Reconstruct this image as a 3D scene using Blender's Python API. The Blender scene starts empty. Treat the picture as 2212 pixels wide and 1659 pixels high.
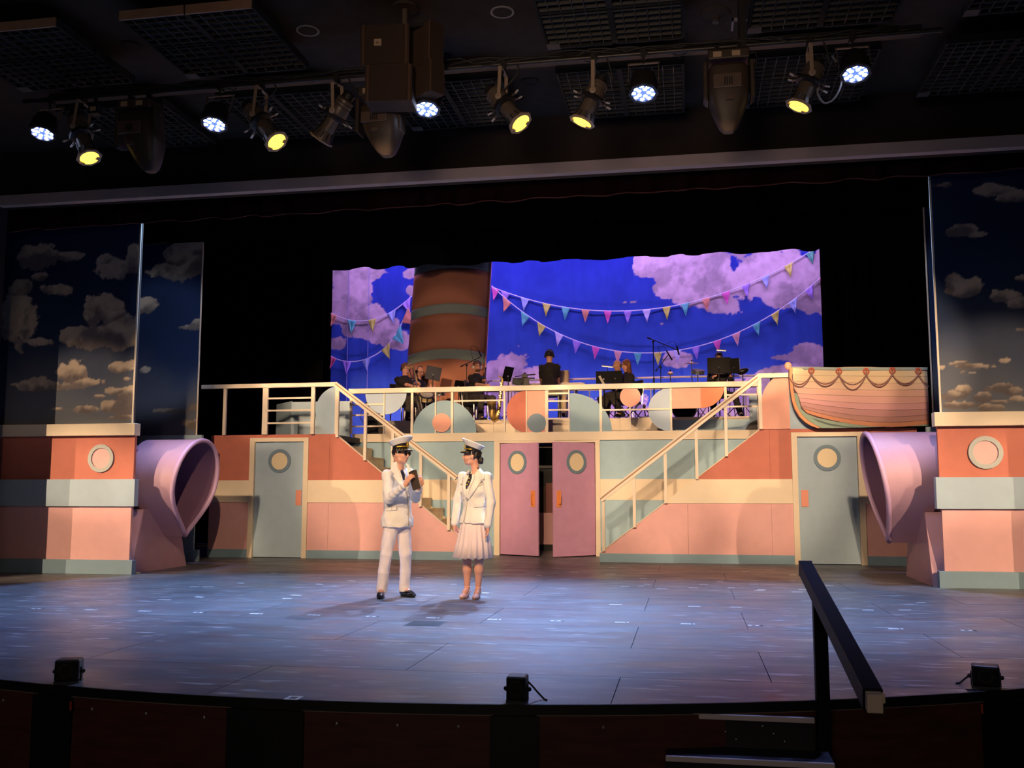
import bpy, bmesh, math, random
import numpy as np
from mathutils import Vector, Matrix, Euler
from mathutils.bvhtree import BVHTree
random.seed(7); rng = np.random.default_rng(7)
C = bpy.context.scene.collection
scene = bpy.context.scene
PI = math.pi

# ------------------------------------------------------------------ camera
W, H, FPX = 2212.0, 1659.0, 2100.0
CAM = np.array([2.55, 0.0, 1.22])
_cx, _cy = 1485 - W/2, -(1062 - H/2)
_Y = np.array([_cx, _cy, -FPX]); _Y /= np.linalg.norm(_Y)
_X = np.array([1.0, 0, 0])
_Z = np.cross(_X, _Y); _Z /= np.linalg.norm(_Z)
if _Z[1] < 0: _Z = -_Z
_X = np.cross(_Y, _Z); _X = _X if _X[0] > 0 else -_X
RW = np.stack([_X, _Y, _Z])            # world <- camera
cam = bpy.data.cameras.new('camera'); camo = bpy.data.objects.new('camera', cam); C.objects.link(camo)
cam.sensor_fit = 'HORIZONTAL'; cam.sensor_width = 36; cam.lens = 36*FPX/W
cam.clip_start = .1; cam.clip_end = 200
camo.matrix_world = Matrix.Translation(CAM) @ Matrix(RW.tolist()).to_4x4()
scene.camera = camo

def ray(px, py): return RW @ np.array([px - W/2, -(py - H/2), -FPX])
def PY(px, py, Y):
    r = ray(px, py); return CAM + r*(Y - CAM[1])/r[1]
def PZ(px, py, Z):
    r = ray(px, py); return CAM + r*(Z - CAM[2])/r[2]
def PX(px, py, X):
    r = ray(px, py); return CAM + r*(X - CAM[0])/r[0]
def xz(px, py, Y): p = PY(px, py, Y); return (p[0], p[2])

# ------------------------------------------------------------------ view, world, lights
scene.view_settings.view_transform = 'Standard'; scene.view_settings.look = 'None'
scene.view_settings.gamma = 1; scene.view_settings.use_curve_mapping = False
scene.view_settings.exposure = 0
w = bpy.data.worlds.new('world'); scene.world = w; w.use_nodes = True
w.node_tree.nodes['Background'].inputs[0].default_value = (.5, .45, .5, 1)
w.node_tree.nodes['Background'].inputs[1].default_value = .0025
def spot(name, loc, tgt, watts, col, deg, blend=.3, rad=.08):
    l = bpy.data.lights.new(name, 'SPOT'); l.energy = watts; l.color = col
    l.spot_size = math.radians(deg); l.spot_blend = blend; l.shadow_soft_size = rad
    o = bpy.data.objects.new(name, l); C.objects.link(o); o.location = loc
    d = Vector(tgt) - Vector(loc); o.rotation_euler = d.to_track_quat('-Z', 'Y').to_euler(); return o
def area(name, loc, tgt, watts, col, sx, sy, spread=180):
    l = bpy.data.lights.new(name, 'AREA'); l.energy = watts; l.color = col; l.shape = 'RECTANGLE'
    l.size = sx; l.size_y = sy; l.spread = math.radians(spread)
    o = bpy.data.objects.new(name, l); C.objects.link(o); o.location = loc
    d = Vector(tgt) - Vector(loc); o.rotation_euler = d.to_track_quat('-Z', 'Y').to_euler(); return o
WARM = (1, .68, .41)
# front-of-house ellipsoidals in the ceiling slot: a row of warm pools across the set
for i, x in enumerate((-4.6, -2.6, -.7, 1.2, 3.1, 5.0)):
    spot('front_of_house_lamp', (x*.85 + .1, 5.5, 5.15), (x, 17.8, 1.75), 2350, WARM, 22, .5, .07)
for x in (-3.2, .2, 3.4):
    spot('front_of_house_lamp', (x+.5, 3.4, 5.95), (x, 15.9, .4), 850, WARM, 24, .6, .07)
for x in (-2.6, 1.8):
    spot('front_of_house_lamp', (x, 2.2, 5.8), (-.4, 11.1, .95), 2300, (1, .67, .39), 13, .5, .1)
for x in (-5.2, -3.8, -2.3, -.7, .9, 2.5, 4.0):
    spot('band_lamp', (x*.7+.3, 6.0, 4.7), (x, 21.2, 3.30), 4600, (1, .62, .34), 9.5, .5, .05)
for z in (6.2, 5.2, 4.2, 3.3):
    spot('electric_lamp', (-2.6, 14.2, 5.2), (-3.15, 22.6, z), 270, (1, .66, .46), 15.5, .5, .1)
# box booms either side, cut by the proscenium walls, on the side towers
for s_ in (-1, 1):
    spot('box_boom_lamp', (s_*10.2, 3.6, 5.2), (s_*6.2, 13.4, .75), 2900, WARM, 16, .55, .02)
    spot('box_boom_lamp', (s_*13.2, 3.9, 4.8), (s_*6.3, 13.4, .55), 3000, WARM, 14, .5, .02)
    spot('box_boom_lamp', (s_*10.2, 3.6, 5.2), (s_*5.0, 17.2, 1.0), 2200, WARM, 15, .5, .03)
for s_ in (-1, 1): spot('front_of_house_lamp', (s_*-.6, 3.4, 5.95), (s_*5.25, 14.4, 1.0), 1500, WARM, 11, .35, .05)
for s_ in (-1, 1):
    spot('box_boom_lamp', (s_*9.5, 3.6, 5.4), (-s_*2.4, 17.9, 1.2), 1300, WARM, 13, .6, .05)
    spot('front_of_house_lamp', (s_*3.4, 5.5, 4.9), (s_*5.3, 18.6, 2.75), 1900, WARM, 10, .5, .05)
    spot('front_of_house_lamp', (s_*1.0, 2.0, 5.9), (s_*7.2, 13.4, 1.3), 170, WARM, 20, .8, .1)  # added weak warm fill over the tower fronts
    spot('tower_fill', (s_*1.5, 3.0, 4.6), (s_*7.0, 13.4, 3.1), 170, (1, .80, .58), 16.5, .9, .1)  # added fill for the upper tower skies, no real fixture behind it
    spot('wing_fill', (s_*1.0, 9.6, 4.7), (s_*6.9, 16.1, 3.9), 800, (.75, .80, 1), 19, .6, .1)  # added cool fill to lift the painted wings, not a fixture on the pipe
# cool back light from behind the borders on to the stage floor
BLUE = (.33, .56, 1.0)
for i, (x, y) in enumerate(((-5.4, 14.3), (-2.7, 14.7), (0, 14.7), (2.7, 14.7), (5.4, 14.3))):
    spot('back_light', (x, y, 6.6), (x*.85, 11.3, 0), 1600, BLUE, 52, .8, .12)
spot('back_light', (.3, 16.2, 6.7), (-.2, 10.4, 0), 3700, (.42, .56, 1), 44, .8, .05)
for x in (-5.4, -1.8, 1.8, 5.0):
    spot('down_light', (x, 9.6, 5.1), (x*.95, 8.6, 0), 380, (.34, .42, 1), 80, .9, .12)
for s_ in (-1, 1): spot('down_light', (s_*5.0, 13.6, 6.0), (s_*5.45, 14.4, 1.6), 420, (.45, .5, 1), 24, .5, .1)
# cyc strips washing the painted sky from above and from a ground row
CYC = (.58, .37, 1.0)
for x in (-4.9, -1.7, 1.5, 4.7):
    area('cyc_light', (x, 23.25, 7.9), (x, 24.75, 4.4), 80, CYC, 2.9, .2)
    area('cyc_ground_row', (x, 23.45, 2.6), (x, 24.8, 5.2), 36, CYC, 2.9, .12)
# unseen fill lights added behind the camera to lift ceiling, beam and fixtures
area('house_fill', (1.5, -5, 3.2), (0, 12, 4.6), 60, (1, .80, .66), 5, 1.5)
spot('beam_fill', (1.2, -1.5, 2.6), (1.4, 12.3, 5.40), 900, (1, .68, .48), 36, 1, 1.2)

# ------------------------------------------------------------------ materials
def lin(c):
    if isinstance(c, str):
        c = c.lstrip('#'); c = [int(c[i:i+2], 16)/255 for i in (0, 2, 4)]
    return tuple(x/12.92 if x <= .04045 else ((x+.055)/1.055)**2.4 for x in c)
MATS = {}
def mat(name, col=(.5, .5, .5), rough=.6, metal=0, var=0, vscale=6, bump=0, bscale=60, bdist=.01, emit=None, estr=0, coat=0, stretch=(1, 1, 1), spec=.5, trans=0):
    if name in MATS: return MATS[name]
    m = bpy.data.materials.new(name); m.use_nodes = True; nt = m.node_tree; b = nt.nodes['Principled BSDF']
    c = lin(col) if isinstance(col, str) else col
    b.inputs['Base Color'].default_value = (*c, 1); b.inputs['Roughness'].default_value = rough
    b.inputs['Metallic'].default_value = metal; b.inputs['Coat Weight'].default_value = coat
    b.inputs['Specular IOR Level'].default_value = spec
    if trans: b.inputs['Transmission Weight'].default_value = trans
    if emit:
        b.inputs['Emission Color'].default_value = (*(lin(emit) if isinstance(emit, str) else emit), 1); b.inputs['Emission Strength'].default_value = estr
    if var or bump:
        tc = nt.nodes.new('ShaderNodeTexCoord'); mp = nt.nodes.new('ShaderNodeMapping'); mp.inputs['Scale'].default_value = stretch
        nt.links.new(tc.outputs['Object'], mp.inputs[0])
    if var:
        n = nt.nodes.new('ShaderNodeTexNoise'); n.inputs['Scale'].default_value = vscale; n.inputs['Detail'].default_value = 5
        r = nt.nodes.new('ShaderNodeMapRange'); r.inputs['From Min'].default_value = .3; r.inputs['From Max'].default_value = .7
        r.inputs['To Min'].default_value = 1-var; r.inputs['To Max'].default_value = 1+var
        mx = nt.nodes.new('ShaderNodeMix'); mx.data_type = 'RGBA'; mx.blend_type = 'MULTIPLY'; mx.inputs[0].default_value = 1
        mx.inputs[6].default_value = (*c, 1)
        nt.links.new(mp.outputs[0], n.inputs['Vector']); nt.links.new(n.outputs[0], r.inputs[0]); nt.links.new(r.outputs[0], mx.inputs[7])
        nt.links.new(mx.outputs[2], b.inputs['Base Color'])
    if bump:
        n = nt.nodes.new('ShaderNodeTexNoise'); n.inputs['Scale'].default_value = bscale; n.inputs['Detail'].default_value = 3
        bp = nt.nodes.new('ShaderNodeBump'); bp.inputs['Strength'].default_value = bump; bp.inputs['Distance'].default_value = bdist
        nt.links.new(mp.outputs[0], n.inputs['Vector']); nt.links.new(n.outputs[0], bp.inputs['Height']); nt.links.new(bp.outputs[0], b.inputs['Normal'])
    MATS[name] = m; return m
def vcmat(name, rough=.85, bump=.15, bscale=40, stretch=(1, 1, 1)):
    m = mat(name, (1, 1, 1), rough, bump=bump, bscale=bscale, stretch=stretch, spec=.15)
    nt = m.node_tree; a = nt.nodes.new('ShaderNodeVertexColor'); a.layer_name = 'paint'
    nt.links.new(a.outputs[0], nt.nodes['Principled BSDF'].inputs['Base Color']); return m

PINK = mat('pink_paint', (.88, .49, .49), .65, var=.03)
CORAL = mat('coral_paint', (.60, .185, .13), .65, var=.05)
CREAM = mat('cream_paint', (.93, .80, .62), .6, var=.02)
TEAL = mat('pale_teal_paint', (.40, .60, .72), .65, var=.04)
GREYBLUE = mat('grey_blue_paint', (.43, .58, .72), .6, var=.03)
BASEBLUE = mat('slate_blue_paint', (.26, .41, .53), .6, var=.04)
RING = mat('steel_blue_paint', (.20, .30, .40), .6)
MAUVE = mat('mauve_paint', (.70, .37, .60), .6, var=.04)
LAV = mat('lavender_paint', (.49, .30, .40), .55, var=.06, vscale=3, bump=.1, bscale=25)
SALMON = mat('salmon_paint', (.9, .35, .25), .55)
HANDLE = mat('orange_paint', (.92, .32, .10), .5)
CREAMD = mat('cream_disc_paint', (.95, .80, .55), .6)
BLACK = mat('black_paint', (.008, .008, .009), .55, var=.15)
VELVET = mat('black_velour', (.004, .004, .0045), 1.0, spec=.02)
MAROON = mat('maroon_velour', (.018, .004, .005), .9, spec=.05)
STEEL = mat('chrome', (.5, .5, .5), .35, 1)
DSTEEL = mat('dark_steel', (.05, .05, .055), .4, .8)
WOODR = mat('dark_mahogany', (.11, .032, .022), .6, var=.3, vscale=4, stretch=(1, 1, 6))
CEIL = mat('dark_ceiling', (.066, .052, .042), .95, var=.1, spec=.05)
SCREW = mat('screw_metal', (.7, .7, .7), .3, .7)

# ------------------------------------------------------------------ mesh builder
def rot_to(d, up=(0, 0, 1)):
    return Vector(d).to_track_quat('Z', 'Y').to_matrix()
class MB:
    def __init__(s): s.v = []; s.f = []
    def add(s, vs, fs):
        o = len(s.v); s.v += [tuple(map(float, v)) for v in vs]; s.f += [tuple(i+o for i in f) for f in fs]; return s
    def boxm(s, x0, x1, y0, y1, z0, z1):
        return s.add([(x0,y0,z0),(x1,y0,z0),(x1,y1,z0),(x0,y1,z0),(x0,y0,z1),(x1,y0,z1),(x1,y1,z1),(x0,y1,z1)],
                     [(0,3,2,1),(4,5,6,7),(0,1,5,4),(1,2,6,5),(2,3,7,6),(3,0,4,7)])
    def box(s, c, d, R=None):
        R = R or Matrix.Identity(3); c = Vector(c); vs = []
        for z in (-1, 1):
            for x, y in ((-1,-1),(1,-1),(1,1),(-1,1)): vs.append(c + R @ Vector((x*d[0]/2, y*d[1]/2, z*d[2]/2)))
        return s.add(vs, [(0,3,2,1),(4,5,6,7),(0,1,5,4),(1,2,6,5),(2,3,7,6),(3,0,4,7)])
    def bar(s, a, b, w, h=None, up=(0, 0, 1)):
        a, b = Vector(a), Vector(b); d = b-a; L = d.length; d.normalize(); h = h or w
        u = Vector(up); 
        if abs(d.dot(u)) > .99: u = Vector((0, 1, 0))
        x = d.cross(u).normalized(); y = x.cross(d).normalized()
        R = Matrix((x, y, d)).transposed()
        return s.box((a+b)/2, (w, h, L), R)
    def prism(s, pts, y0, y1, ax='Y'):
        n = len(pts)
        def m(p, t): return (p[0], t, p[1]) if ax == 'Y' else ((t, p[0], p[1]) if ax == 'X' else (p[0], p[1], t))
        vs = [m(p, y0) for p in pts] + [m(p, y1) for p in pts]
        fs = [tuple(range(n)), tuple(range(2*n-1, n-1, -1))] + [(i, (i+1) % n, (i+1) % n + n, i+n) for i in range(n)]
        return s.add(vs, fs)
    def tube(s, pts, r, n=8, closed=False, cap=True):
        pts = [Vector(p) for p in pts]; N = len(pts); rs = r if hasattr(r, '__len__') else [r]*N
        t0 = None; rings = []; u = None
        for i in range(N):
            a = pts[i-1] if (i or closed) else pts[i]; b = pts[(i+1) % N] if (i < N-1 or closed) else pts[i]
            t = (b-a).normalized()
            if u is None:
                u = t.orthogonal().normalized()
            else:
                u = (u - t*u.dot(t)); u = u.normalized() if u.length > 1e-6 else t.orthogonal().normalized()
            v = t.cross(u)
            rings.append([pts[i] + (u*math.cos(2*PI*k/n) + v*math.sin(2*PI*k/n))*rs[i] for k in range(n)])
        vs = [p for rg in rings for p in rg]; fs = []
        for i in range(N if closed else N-1):
            j = (i+1) % N
            for k in range(n): fs.append((i*n+k, i*n+(k+1) % n, j*n+(k+1) % n, j*n+k))
        if cap and not closed: fs += [tuple(range(n-1, -1, -1)), tuple(range((N-1)*n, N*n))]
        return s.add(vs, fs)
    def lathe(s, prof, o=(0, 0, 0), d=(0, 0, 1), n=20, closed=False):
        R = rot_to(d); o = Vector(o); m = len(prof)
        vs = [o + R @ Vector((r*math.cos(2*PI*k/n), r*math.sin(2*PI*k/n), z)) for r, z in prof for k in range(n)]
        fs = []
        for i in range(m if closed else m-1):
            j = (i+1) % m
            for k in range(n): fs.append((i*n+k, i*n+(k+1) % n, j*n+(k+1) % n, j*n+k))
        if not closed:
            if prof[0][0] > 1e-5: fs.append(tuple(range(n-1, -1, -1)))
            if prof[-1][0] > 1e-5: fs.append(tuple(range((m-1)*n, m*n)))
        return s.add(vs, fs)
    def ball(s, c, r, R=None, nu=16, nv=10):
        r = r if hasattr(r, '__len__') else (r, r, r); R = R or Matrix.Identity(3); c = Vector(c); vs = []; fs = []
        for j in range(nv+1):
            th = PI*j/nv
            for i in range(nu):
                ph = 2*PI*i/nu
                vs.append(c + R @ Vector((r[0]*math.sin(th)*math.cos(ph), r[1]*math.sin(th)*math.sin(ph), r[2]*math.cos(th))))
        for j in range(nv):
            for i in range(nu): fs.append((j*nu+i, (j+1)*nu+i, (j+1)*nu+(i+1) % nu, j*nu+(i+1) % nu))
        return s.add(vs, fs)
    def disc(s, c, r, y, th, n=40, a0=0, a1=2*PI, rx=None):
        """flat disc (or sector closed by its chord) facing -Y, in the XZ plane"""
        full = abs(a1-a0-2*PI) < 1e-6; k = n if full else n+1
        pts = [(c[0] + (rx or r)*math.cos(a0+(a1-a0)*i/n), c[1] + r*math.sin(a0+(a1-a0)*i/n)) for i in range(k)]
        return s.prism(pts, y, y+th)
    def ring(s, c, r0, r1, y, th, n=40):
        R0 = [(r0, 0), (r1, 0), (r1, th), (r0, th)]
        return s.lathe(R0, (c[0], y, c[1]), (0, 1, 0), n, closed=True)
    def me(s, name, off=(0, 0, 0), smooth=False):
        m = bpy.data.meshes.new(name); o = Vector(off)
        m.from_pydata([tuple(Vector(v)-o) for v in s.v], [], s.f)
        bm = bmesh.new(); bm.from_mesh(m); bmesh.ops.remove_doubles(bm, verts=bm.verts, dist=1e-6)
        bmesh.ops.dissolve_degenerate(bm, edges=bm.edges, dist=1e-6)
        bmesh.ops.recalc_face_normals(bm, faces=bm.faces); bm.to_mesh(m); bm.free()
        if smooth:
            m.shade_smooth()
            if smooth != 'all': m.set_sharp_from_angle(angle=math.radians(38))
        return m
def root_of(o):
    while o.parent: o = o.parent
    return o
def props(o, label=None, cat=None, group=None, kind=None):
    for k, v in (('label', label), ('category', cat), ('group', group), ('kind', kind)):
        if v: o[k] = v
    return o
def build(name, mb, m, parent=None, label=None, cat=None, group=None, kind=None, smooth=False, bevel=0):
    if parent is not None: off = root_of(parent).location.copy()
    else:
        a = np.array(mb.v); lo, hi = a.min(0), a.max(0); off = Vector(((lo[0]+hi[0])/2, (lo[1]+hi[1])/2, lo[2]))
    me = mb.me(name, off, smooth); me.materials.append(m)
    o = bpy.data.objects.new(name, me); C.objects.link(o)
    if parent is not None: o.parent = parent
    else: o.location = off
    if bevel:
        bv = o.modifiers.new('bevel', 'BEVEL'); bv.width = bevel; bv.segments = 2; bv.limit_method = 'ANGLE'
    return props(o, label, cat, group, kind)
def thing(name, label, cat, loc, group=None, kind=None):
    o = bpy.data.objects.new(name, None); C.objects.link(o); o.location = tuple(map(float, loc)); o.empty_display_size = .1
    return props(o, label, cat, group, kind)
def dup(root, loc, rotz=0, label=None, group=None):
    def cp(o, par):
        c = o.copy(); C.objects.link(c)
        if par is not None: c.parent = par
        for ch in list(kids.get(o, [])): cp(ch, c)
        return c
    kids = {}
    for o in bpy.data.objects:
        if o.parent: kids.setdefault(o.parent, []).append(o)
    r = cp(root, None); r.location = loc; r.rotation_euler = (0, 0, rotz)
    if label: r['label'] = label
    if group: r['group'] = group
    return r
def struct(name, mb, m, parent=None, label=None, **k):
    return build(name, mb, m, parent, label=label, kind=None if parent is not None else 'structure', **k)
def arcpts(cx, cz, rx, rz, a0, a1, n): return [(cx+rx*math.cos(a0+(a1-a0)*i/n), cz+rz*math.sin(a0+(a1-a0)*i/n)) for i in range(n+1)]
def text(name, s, size, loc, rot, m, parent, depth=.001):
    cu = bpy.data.curves.new(name, 'FONT'); cu.body = s; cu.size = size; cu.align_x = 'CENTER'; cu.align_y = 'CENTER'; cu.extrude = depth
    cu.materials.append(m); o = bpy.data.objects.new(name, cu); C.objects.link(o)
    o.parent = parent; o.location = Vector(loc) - root_of(parent).location; o.rotation_euler = rot; return o
# ------------------------------------------------------------------ stage floor, lip, apron
ACX, ACY, AR = .2, 14.8, 9.2
def arc_y(x, R=AR): return ACY - math.sqrt(max(R*R - (x-ACX)**2, .01))
def floor_mat():
    m = mat('stage_floor_paint', (.05, .055, .068), .42, spec=.32); nt = m.node_tree; b = nt.nodes['Principled BSDF']
    tc = nt.nodes.new('ShaderNodeTexCoord'); L = nt.links.new; geo = nt.nodes.new('ShaderNodeNewGeometry')
    def noise(sc, stretch, det=4):
        mp = nt.nodes.new('ShaderNodeMapping'); mp.inputs['Scale'].default_value = stretch; L(geo.outputs['Position'], mp.inputs[0])
        n = nt.nodes.new('ShaderNodeTexNoise'); n.inputs['Scale'].default_value = sc; n.inputs['Detail'].default_value = det; L(mp.outputs[0], n.inputs['Vector']); return n.outputs[0]
    def ramp(src, a, c, t0=0, t1=1):
        r = nt.nodes.new('ShaderNodeMapRange'); r.inputs[1].default_value = a; r.inputs[2].default_value = c; r.inputs[3].default_value = t0; r.inputs[4].default_value = t1
        L(src, r.inputs[0]); return r.outputs[0]
    def mix(fac, A, B):
        x = nt.nodes.new('ShaderNodeMix'); x.data_type = 'RGBA'
        if fac is not None: L(fac, x.inputs[0])
        for i, s in ((6, A), (7, B)):
            if isinstance(s, tuple): x.inputs[i].default_value = (*s, 1)
            else: L(s, x.inputs[i])
        return x.outputs[2]
    big = ramp(noise(.55, (1, 1, 1), 3), .35, .65)
    c1 = mix(big, (.105, .11, .13), (.15, .155, .175))
    streak = ramp(noise(5, (.45, 1.6, 1), 4), .50, .72, 0, .6)
    c2 = mix(streak, c1, (.19, .21, .25))
    fl = ramp(noise(6.5, (.42, 1.9, 1), 2), .60, .68, 0, .9)     # brushed flecks of paler paint
    area_ = ramp(noise(.33, (1, 1, 1), 1), .36, .55)
    mu = nt.nodes.new('ShaderNodeMath'); mu.operation = 'MULTIPLY'; L(fl, mu.inputs[0]); L(area_, mu.inputs[1])
    L(mix(mu.outputs[0], c2, (.40, .44, .50)), b.inputs['Base Color'])
    L(ramp(noise(3, (.4, 1, 1), 4), .3, .7, .30, .50), b.inputs['Roughness'])
    return m
FLOOR = floor_mat()
fl = MB(); xs = np.linspace(-9.3, 9.3, 61)
fl.prism([(x, arc_y(x)) for x in xs if abs(x-ACX) < 9.1] + [(9.3, 15), (9.3, 25.5), (-9.3, 25.5), (-9.3, 15)], -.30, -.006, 'Z')
floor = struct('floor', fl, mat('subfloor', (.004, .004, .005), .9), label='dark painted wooden stage floor with a curved front edge')
ys = [5.0, 6.62, 7.84, 9.06, 10.28, 11.5, 12.72, 13.94, 15.16, 16.38, 18.9, 21.5, 25.4]
for j in range(len(ys)-1):
    off = (.62 if j % 2 else -.35)
    e = [-9.2] + [off + 2.44*k for k in range(-3, 4)] + [9.2]
    for i in range(len(e)-1):
        x0, x1 = e[i]+.003, e[i+1]-.003; y0, y1 = ys[j]+.003, ys[j+1]-.003; pts = []
        q = [x for x in np.linspace(x0, x1, 9) if abs(x-ACX) < 9.1]
        if len(q) < 2: continue
        lo = [(x, max(y0, arc_y(x))) for x in q]
        if all(p[1] >= y1-.02 for p in lo): continue
        lo = [p for p in lo if p[1] < y1-.01]
        if len(lo) < 2: continue
        pts = lo + [(lo[-1][0], y1), (lo[0][0], y1)]
        struct('floor_sheet', MB().prism(pts, -.0055, 0, 'Z'), FLOOR, floor)
# a vent grille let into the floor
g = MB()
p = PZ(920, 1347, 0)
for k in range(14): g.boxm(p[0]-.16, p[0]+.16, p[1]-.16+k*.024, p[1]-.15+k*.024, 0, .003)
for k in range(2): g.boxm(p[0]-.17+k*.33, p[0]-.16+k*.33, p[1]-.17, p[1]+.17, 0, .003)
struct('floor_grille', g, mat('grille_grey', (.11, .115, .135), .5), floor, label='small dark grille let into the floor')
# tape marks: a row of white numbered squares two feet apart and scattered spike marks
TAPE = mat('white_tape', (.85, .85, .85), .5); TAPEB = mat('black_ink', (.03, .03, .03), .6)
for k, x in enumerate(np.arange(-4.18, 6.0, .61)):
    mk = struct('tape_mark', MB().boxm(x-.065, x+.03, 9.32, 9.38, 0, .0015), TAPE, floor)
    struct('tape_number', MB().boxm(x-.035, x+.0, 9.335, 9.365, .0015, .0025).boxm(x+.045, x+.065, 9.32, 9.385, 0, .0016), TAPE if k % 3 else TAPEB, mk)
spk = [(1048,1281),(980,1262),(905,1248),(760,1255),(690,1262),(1165,1243),(1240,1236),(1322,1226),(1320,1240),(1350,1267),(1385,1266),(1390,1250),(1398,1262),(1430,1272),(1498,1270),(1520,1262),(1555,1256),(1580,1270),(1610,1234),(1628,1262),(1645,1274),(1500,1310),(1590,1312),(1330,1306),(1712,1242),(1712,1255),(1722,1279),(1735,1274),(1790,1265),(1640,1276),(1990,1302),(1955,1318),(1875,1318),(450,1268),(420,1268),(430,1290),(355,1296),(620,1293),(640,1286),(520,1260),(590,1238),(1560,1450) ,(632,1506)]
for px, py in spk[:-2]:
    q = PZ(px, py, 0); a = random.uniform(-.4, .4); l = random.uniform(.08, .15)
    struct('spike_mark', MB().box((q[0], q[1], .001), (l, .045, .0014), Matrix.Rotation(a, 3, 'Z')), TAPE, floor)
q = PZ(634, 1508, 0)
struct('spike_mark', MB().ring((0, 0), .02, .04, 0, .0014, 4) if False else MB().boxm(q[0]-.045, q[0]+.045, q[1]-.05, q[1]-.03, 0, .002).boxm(q[0]-.045, q[0]+.045, q[1]+.03, q[1]+.05, 0, .002).boxm(q[0]-.045, q[0]-.022, q[1]-.03, q[1]+.03, 0, .002).boxm(q[0]+.022, q[0]+.045, q[1]-.03, q[1]+.03, 0, .002), TAPE, floor)
def arcband(x0, x1, r0, r1, z0, z1, n=24):
    a0, a1 = (math.asin(max(-.99, min(.99, (x-ACX)/AR))) for x in (x0, x1)); m = MB(); out = []
    P = lambda r, a: (ACX + r*math.sin(a), ACY - r*math.cos(a))
    an = np.linspace(a0, a1, n); pts = [P(r1, a) for a in an] + [P(r0, a) for a in an[::-1]]
    return m.prism(pts, z0, z1, 'Z')
struct('trim_1', arcband(-8, 8, AR-.02, AR+.012, -.06, -.001, 60), mat('lip_black', (.012, .012, .013), .5), label='black nosing along the curved front edge of the stage')
apron = thing('wall_front', 'dark mahogany panelled front of the stage below the lip', None, (ACX, ACY-AR, -1.1), kind='structure')
px_b = [(-260, 100, 1), (175, 518, 1), (668, 1072, 1), (1165, 1425, 1), (1425, 1760, 1), (1760, 2098, 1), (2190, 2600, 1), (95, 180, 0), (512, 674, 0), (1066, 1170, 0), (2092, 2196, 0)]
lipx = lambda px: PZ(px, 1524 - 50*((px-1150)/1150)**2, -.03)[0]
for a, b, kind in px_b:
    x0, x1 = lipx(a), lipx(b)
    if kind:
        e = struct('panel', arcband(x0, x1, AR, AR+.022, -1.1, -.062, 16), WOODR, apron)
        struct('panel_edge', arcband(x0, x1, AR+.002, AR+.0225, -.0619, -.058, 16), mat('raw_ply_edge', (.30, .24, .20), .6), apron)
        if a > 1400 and a < 1800: continue
        n = 3 if b-a > 300 else 1
        for k in range(n):
            xx = x0 + (x1-x0)*(k+.5+.08*math.sin(k*7+a))/n; aa = math.asin(max(-.99, min(.99, (xx-ACX)/AR)))
            struct('screw', MB().ball((ACX+(AR+.024)*math.sin(aa), ACY-(AR+.024)*math.cos(aa), -.125), (.009, .006, .012), None, 8, 6), SCREW, e)
    else:
        struct('pilaster', arcband(x0, x1, AR+.0, AR+.04, -1.1, -.061, 6), BLACK, apron)
struct('wall_pit', MB().boxm(-12, 12, 3.0, 7.2, -1.3, -1.1), mat('house_floor', (.02, .015, .015), .9), label='dark auditorium floor in front of the stage')

# ------------------------------------------------------------------ house: proscenium, ceiling, stage walls
HOUSE = mat('dark_plum_wall', (.035, .026, .034), .9, var=.1)
struct('wall_left', MB().boxm(-12, -7.36, 12.30, 12.60, -.30, 6.2), HOUSE, label='dark plum proscenium wall at the left edge')
struct('wall_right', MB().boxm(7.36, 12, 12.30, 12.60, -.30, 6.2), HOUSE, label='dark proscenium wall beyond the right edge')
struct('wall_header', MB().boxm(-7.36, 7.36, 12.42, 12.60, 5.40, 6.2), mat('header_brown', (.03, .021, .019), .9, var=.35, vscale=1.2), label='dark header wall above the proscenium opening')
struct('trim_2', MB().boxm(-7.30, 7.36, 12.30, 12.42, 5.375, 5.53), mat('beam_grey', (.56, .46, .43), .7, var=.05), label='long pale grey beam across the top of the proscenium opening', bevel=.006)
struct('ceiling', MB().boxm(-14, 14, 2, 12.6, 6.2, 6.4), CEIL, label='dark flat auditorium ceiling')
struct('wall_back', MB().boxm(-12, 12, 25.5, 25.7, -.3, 9.0), VELVET, label='black back wall of the stage')
BAF = mat('baffle_black', (.012, .013, .013), .8); GRID = mat('baffle_grid', (.07, .07, .07), .6); TAN = mat('raw_timber_edge', (.50, .30, .20), .7, var=.15)
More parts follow.
